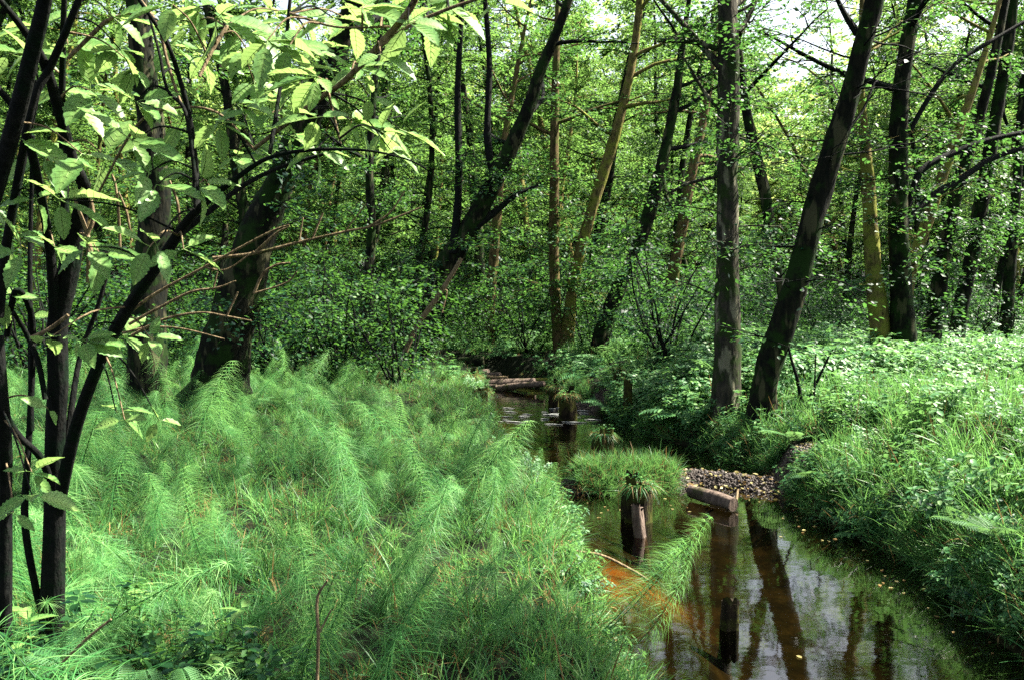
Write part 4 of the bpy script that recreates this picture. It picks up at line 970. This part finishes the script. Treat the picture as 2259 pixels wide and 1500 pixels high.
UP = [(560, 330, 9, 2.7), (690, 230, 12, 2.6), (760, 180, 13, 2.55), (850, 88, 15, 2.5), (905, 20, 15, 2.45), (930, -40, 14, 2.4)]
A = thing('maple_branch', P(560, 330, 2.7), 'leafy branch reaching in from above at the top with bright sunlit leaves', 'branch'); abase = np.array(A.location)
apts = []
for poly in (UP, [(720, 175, 6, 2.55), (730, 230, 6, 2.5), (745, 290, 5, 2.5), (752, 320, 4, 2.5)], [(830, 110, 8, 2.5), (900, 60, 8, 2.5), (990, 20, 8, 2.5), (1080, -10, 7, 2.5)], [(640, 30, 6, 2.55), (740, 60, 5, 2.5), (860, 60, 5, 2.5)], [(500, 60, 9, 2.6), (470, 110, 8, 2.55), (440, 170, 7, 2.5)], [(560, 330, 5, 2.7), (480, 250, 6, 2.6), (380, 240, 7, 2.6), (300, 280, 6, 2.6), (210, 440, 5, 2.7)]):
    o, cp = stem_obj(A, 'stem', poly, abase, 'dead', 7); apts.append(cp)
APT = np.vstack(apts)
def leaf_cluster(parent, root, PTS, px, py, d, size, n=5, ang=0.0, fan=1.7, flat=.25):
    c = np.array(P(px, py, d)); k = np.argmin(((PTS - c) ** 2).sum(1)); a = PTS[k]
    if np.linalg.norm(a - c) > .03:
        m = MB(); mid = (a + c) / 2 + [0, 0, .03]; tube(m, catmull([a - root, mid - root, c - root], 4), np.linspace(.004, .002, 9), 5); link('petiole', m.mesh('petiole', M['dead'] if R.random() < .4 else M['dark_stem']), parent)
    for q in range(n):
        # directions fan around the node; x to the right of the view, y away, z up
        az = ang + (q - (n - 1) / 2) * fan / max(1, n - 1) * 2 + R.normal(0, .12)
        dv = Vector((math.cos(az), R.normal(0, .5), math.sin(az) * .42 - flat * .7)).normalized()
        x = dv; up = Vector((R.normal(.40, .25), -.45 + R.normal(0, .3), .9)); y_ = up.cross(x).normalized(); z_ = x.cross(y_)
        s = size * R.uniform(.75, 1.15) * (1 - .12 * abs(q - (n - 1) / 2))
        o = link('leaf', BL[R.integers(0, 4)], parent)
        Mx = Matrix((x, y_, z_)).transposed().to_4x4(); Mx.translation = Vector(c - root) + x * s * .18
        o.matrix_local = Mx @ Matrix.Scale(s, 4)
ELD = [(250, 40, .12, 2.6, 5, 0), (300, 150, .11, 2.5, 5, 3.4), (265, 110, .12, 2.7, 4, 3.0), (375, 100, .11, 2.5, 5, .2), (400, 185, .10, 2.5, 4, 3.5), (300, 225, .13, 2.6, 5, .2), (200, 200, .15, 2.7, 4, 0),
       (110, 200, .14, 2.8, 4, -1.4), (140, 205, .16, 2.7, 3, -1.0), (60, 120, .14, 2.7, 4, 2.2), (230, 345, .17, 2.5, 4, .05), (180, 340, .15, 2.55, 3, .1), (290, 310, .14, 2.5, 4, 0.3), (400, 270, .10, 2.5, 4, .1),
       (480, 270, .10, 2.5, 5, -.6), (345, 408, .15, 2.5, 3, .0), (440, 405, .13, 2.45, 4, 0), (130, 440, .14, 2.5, 4, .0), (80, 440, .12, 2.5, 3, 3.0), (90, 60, .13, 2.5, 4, 3.0), (20, 120, .14, 2.6, 4, -.6),
       (30, 520, .15, 2.8, 4, .0), (50, 555, .13, 2.6, 3, 3.2), (120, 545, .11, 2.6, 3, .0), (345, 540, .11, 2.4, 2, 3.2), (330, 545, .10, 2.4, 2, 0.), (405, 550, .12, 2.4, 3, -.5), (195, 545, .12, 2.7, 4, -.4), (10, 650, .12, 2.8, 3, 0),
       (180, 750, .11, 2.5, 6, .0), (110, 745, .10, 2.6, 3, 2.6), (270, 738, .11, 2.7, 4, -.3), (330, 745, .09, 2.8, 4, -.2), (105, 900, .08, 2.8, 2, .2), (255, 905, .09, 2.6, 3, .6), (275, 925, .09, 2.5, 3, -1.1), (350, 925, .08, 2.5, 3, -.2), (220, 560, .12, 2.9, 3, .2),
       (70, 1040, .09, 2.5, 4, .6), (70, 1090, .10, 2.5, 3, -.8), (30, 1130, .11, 2.4, 3, 3.6), (120, 700, .10, 3.0, 4, .5), (330, 380, .10, 2.6, 3, 3.2), (150, 100, .15, 2.9, 4, .5), (30, 300, .16, 2.9, 4, 0), (90, 340, .14, 2.9, 4, -.5)]
for q in range(0): ELD.append((R.uniform(-10, 430), R.uniform(0, 330), R.uniform(.10, .15), R.uniform(2.4, 3.0), 4, R.uniform(-3, 3)))
for px, py, s, d, n, a in ELD: leaf_cluster(E, base, ALLP, px, py, d + R.uniform(-.2, .35), s * 1.12, n, a)
MAP = [(420, 60, .12, 2.5, 5, 3.4), (480, 40, .13, 2.5, 5, 0), (540, 70, .14, 2.45, 6, -.6), (590, 90, .13, 2.5, 5, -.8), (545, 110, .12, 2.5, 4, -1.2), (640, 100, .12, 2.5, 4, -.2), (660, 150, .11, 2.5, 5, -.3), (690, 110, .11, 2.5, 5, .6),
       (735, 40, .14, 2.5, 4, -1.8), (780, 50, .13, 2.5, 4, -1.2), (800, 20, .12, 2.5, 5, .5), (850, 30, .12, 2.45, 4, .4), (900, 50, .12, 2.5, 4, -.4), (945, 40, .12, 2.5, 6, -1.3), (930, 20, .13, 2.5, 5, .4), (985, 15, .12, 2.6, 4, -.2),
       (1100, 5, .10, 2.5, 3, -.4), (700, 170, .11, 2.5, 6, 3.6), (660, 185, .10, 2.5, 5, -2.2), (700, 205, .09, 2.5, 4, -1.4), (790, 150, .11, 2.5, 4, -.9), (840, 120, .09, 2.5, 3, -.6), (770, 265, .10, 2.5, 5, .4), (790, 275, .10, 2.5, 5, -.6),
       (700, 260, .10, 2.5, 4, 2.6), (840, 290, .10, 2.5, 4, -.2), (880, 285, .12, 2.5, 3, -.5), (815, 215, .08, 2.5, 3, -.3), (520, 345, .10, 2.6, 5, -.8), (560, 320, .08, 2.6, 5, .2), (640, 300, .09, 2.6, 5, .1), (700, 330, .10, 2.6, 4, -1.1), (600, 250, .09, 2.6, 4, -.2),
       (450, 120, .12, 2.6, 4, -.8), (440, 15, .12, 2.5, 5, 3.1), (380, 10, .12, 2.5, 4, 3.0), (600, 30, .10, 2.6, 4, 1.0), (640, 215, .10, 2.6, 4, 3.0), (560, 180, .12, 2.7, 5, -.4), (520, 230, .12, 2.7, 4, -.5), (860, 330, .09, 2.4, 3, -.8)]
for q in range(4): MAP.append((R.uniform(400, 950), R.uniform(-10, 150) ** 1.0, R.uniform(.10, .14), R.uniform(2.4, 2.9), 4, R.uniform(-3, 3)))
for px, py, s, d, n, a in MAP: leaf_cluster(A, abase, APT, px, py, d + R.uniform(-.25, .45), s * 1.16, n, a)

for k, (px, py, z, n, s, lb) in enumerate([(60, 1345, .78, 6, .12, 'broad-leaved plant at the left edge below the rotten stump'), (150, 1420, .72, 5, .10, 'low broad-leaved plant at the foot of the forked trunk'), (275, 1290, .80, 5, .12, 'broad-leaved plant between the forked trunk and the horsetails'),
                           (530, 1330, .75, 4, .09, 'small lobed-leaf plant at the bottom beside a horsetail fan'), (60, 1460, .80, 6, .11, 'dim broad-leaved plant in the bottom left corner'), (440, 1400, .80, 5, .08, 'small pale plant among the ferns at the bottom'),
                           (2230, 1370, .15, 6, .06, 'round-leaved plant under the hanging fern at the right edge')]):
    c = PZ(px, py, z); g = hz(c.x, c.y); hp = max(.22, z - g); T = thing('broadleaf_plant', (c.x, c.y, g), lb, 'plant'); m = MB(); tube(m, [(0, 0, -.05), (.01, 0, hp * .5), (0, 0, hp)], (.006, .005, .002), 5); link('stem', m.mesh('stem', M['herb']), T)
    for q in range(n):
        az = q * 6.28 / n + R.normal(0, .3); zz = hp - R.uniform(0, .18); o = link('leaf', BL[q % 4], T, (.01 * math.cos(az), .01 * math.sin(az), zz)); o.rotation_euler = (R.normal(0, .2), R.normal(-.1, .25), az); o.scale = (s * R.uniform(.7, 1.2),) * 3
# bare pale dead twigs and sticks in front of the dark shrubs
DEAD = [
    ([(195, 625, 12, 3.0), (198, 560, 15, 3.0), (190, 510, 9, 3.0), (165, 440, 6, 3.0)], [[(192, 520, 9, 3.0), (206, 480, 9, 3.0), (196, 420, 8, 3.0)], [(200, 600, 7, 3.0), (222, 560, 6, 3.0)]], 'pale forked bare stick hooked among the dark stems at the left'),
    ([(470, 570, 8, 3.2), (560, 560, 8, 3.2), (660, 535, 7, 3.2), (760, 512, 6, 3.2), (830, 497, 5, 3.2), (930, 458, 4, 3.2)], [[(660, 535, 4, 3.2), (668, 480, 4, 3.2)], [(690, 525, 5, 3.2), (712, 470, 5, 3.2)], [(815, 500, 5, 3.2), (860, 470, 5, 3.2), (893, 422, 3, 3.2)], [(560, 560, 6, 3.2), (610, 515, 5, 3.2), (638, 500, 3, 3.2)], [(760, 512, 3, 3.2), (808, 450, 3, 3.2)]], 'long bare twig reaching right with upright pale sprigs'),
    ([(260, 710, 8, 3.1), (340, 650, 7, 3.1), (450, 590, 6, 3.1), (590, 515, 5, 3.1), (638, 497, 4, 3.1)], [[(450, 590, 4, 3.1), (500, 595, 4, 3.1), (560, 555, 3, 3.1)]], 'bare twig rising right under the big branch'),
    ([(285, 715, 8, 3.0), (350, 680, 7, 3.0), (420, 645, 6, 3.0), (480, 635, 5, 3.0), (520, 620, 3, 3.0)], [[(470, 640, 4, 3.0), (480, 600, 3, 3.0)]], 'brown bare twig bending level in the middle of the left side'),
    ([(290, 740, 7, 2.9), (360, 705, 6, 2.9), (440, 690, 5, 2.9), (500, 698, 4, 2.9), (555, 708, 3, 2.9)], [[(500, 698, 4, 2.9), (525, 645, 4, 2.9)]], 'thin lowest-arching bare twig ending at the big leaning trunk'),
    ([(270, 735, 6, 3.0), (330, 722, 5, 3.0), (400, 725, 4, 3.0), (495, 748, 3, 3.0)], [], 'thin bare twig drooping at its tip below the others'),
    ([(560, 648, 7, 3.3), (580, 605, 6, 3.3), (610, 585, 5, 3.3), (640, 580, 3, 3.3)], [[(560, 648, 5, 3.3), (630, 625, 4, 3.3), (655, 600, 3, 3.3)]], 'small V-shaped bare twig right of the big leaning trunk'),
    ([(265, 560, 6, 3.1), (262, 480, 6, 3.1), (255, 410, 5, 3.1), (247, 385, 4, 3.1)], [[(290, 530, 5, 3.1), (280, 470, 5, 3.1), (262, 425, 4, 3.1)]], 'pair of upright pale sticks before the broad dark trunk'),
    ([(398, 510, 5, 2.9), (392, 450, 6, 2.9), (380, 415, 5, 2.9), (370, 388, 4, 2.9)], [], 'single upright pale stick crossing the big leaf clusters'),
    ([(895, 775, 12, 14), (920, 720, 12, 14), (955, 670, 12, 14), (985, 625, 10, 14), (1018, 570, 9, 14)], [[(955, 670, 6, 14), (985, 640, 4, 14), (975, 690, 4, 14)]], 'slanting pale sunlit dead stem left of the pool'),
    ([(150, 130, 8, 2.7), (205, 75, 10, 2.7), (240, 45, 9, 2.7), (295, 28, 7, 2.7)], [], 'pale sunlit bare stick slanting up behind the dark stems near the top left'),
    ([(355, 70, 10, 2.6), (335, 35, 9, 2.6), (300, -10, 9, 2.6)], [[(355, 70, 10, 2.6), (365, 120, 8, 2.6), (385, 190, 7, 2.6), (410, 255, 6, 2.6)]], 'red-brown twig slanting down from the top edge among bright leaves'),
    ([(70, 745, 10, 2.7), (110, 725, 10, 2.7), (150, 695, 8, 2.7)], [], 'short orange-brown broken stick across the forked trunk'),
    ([(135, 1465, 7, 2.2), (190, 1410, 7, 2.2), (245, 1365, 5, 2.2)], [], 'straight grey stick in the undergrowth at the bottom left'),
    ([(700, 1500, 8, 2.4), (702, 1400, 8, 2.4), (700, 1320, 7, 2.4), (722, 1280, 5, 2.4)], [[(702, 1400, 5, 2.4), (730, 1345, 4, 2.4)]], 'dry upright stalk in the dark gap between the horsetails'),
    ([(1270, 1215, 6, 5.2), (1330, 1225, 6, 5.2), (1400, 1260, 6, 5.2), (1440, 1285, 4, 5.2)], [], 'long straw stalk arching over the orange shallows'),
    ([(1085, 1020, 6, 10), (1086, 980, 6, 10), (1084, 940, 5, 10)], [], 'thin reddish stick standing in the water at the left bank')]
for main, subs, lb in DEAD:
    r0 = np.array(P(main[0][0], main[0][1], main[0][3])); T = thing('dead_twig', r0, lb, 'twig', None)
    stem_obj(T, 'stick', main, r0, 'dead', 7)
    for s_ in subs: stem_obj(T, 'side_twig', s_, r0, 'dead', 6)
# thin saplings on the right bank
for (poly, lb) in [([(1768, 925, 10, 9.8), (1762, 850, 8, 9.8), (1745, 790, 6, 9.8), (1735, 740, 3, 9.8)], 'thin dark sapling stem right of the leaning trunk foot'), ([(1772, 925, 9, 9.8), (1790, 870, 7, 9.8), (1822, 800, 5, 9.8), (1838, 770, 3, 9.8)], 'sapling stem forking right from the same spot'),
                   ([(1795, 930, 5, 9.6), (1797, 850, 4, 9.6), (1800, 780, 3, 9.6)], 'thinnest upright sapling between the two dark ones')]:
    r0 = np.array(P(*poly[0][:2], poly[0][3])); T = thing('sapling', r0, lb, 'sapling', None); stem_obj(T, 'stem', poly, r0, 'dark_stem', 6)
    cm = MB()
    for q in range(4):
        pt = np.array(P(*poly[R.integers(1, len(poly))][:2], poly[0][3])) - r0; spray(cm, pt, nrm(R.normal(0, 1, 3)) * [1, 1, .3], .3, 10, .05)
    tag(link('foliage', cm.mesh('foliage', M['herb']), T), kind='stuff')
print('tris', sum(sum(len(p.vertices) - 2 for p in []) for _ in [0]), 'objects', len(bpy.data.objects), 'meshpolys', sum(len(me.polygons) for me in bpy.data.meshes))
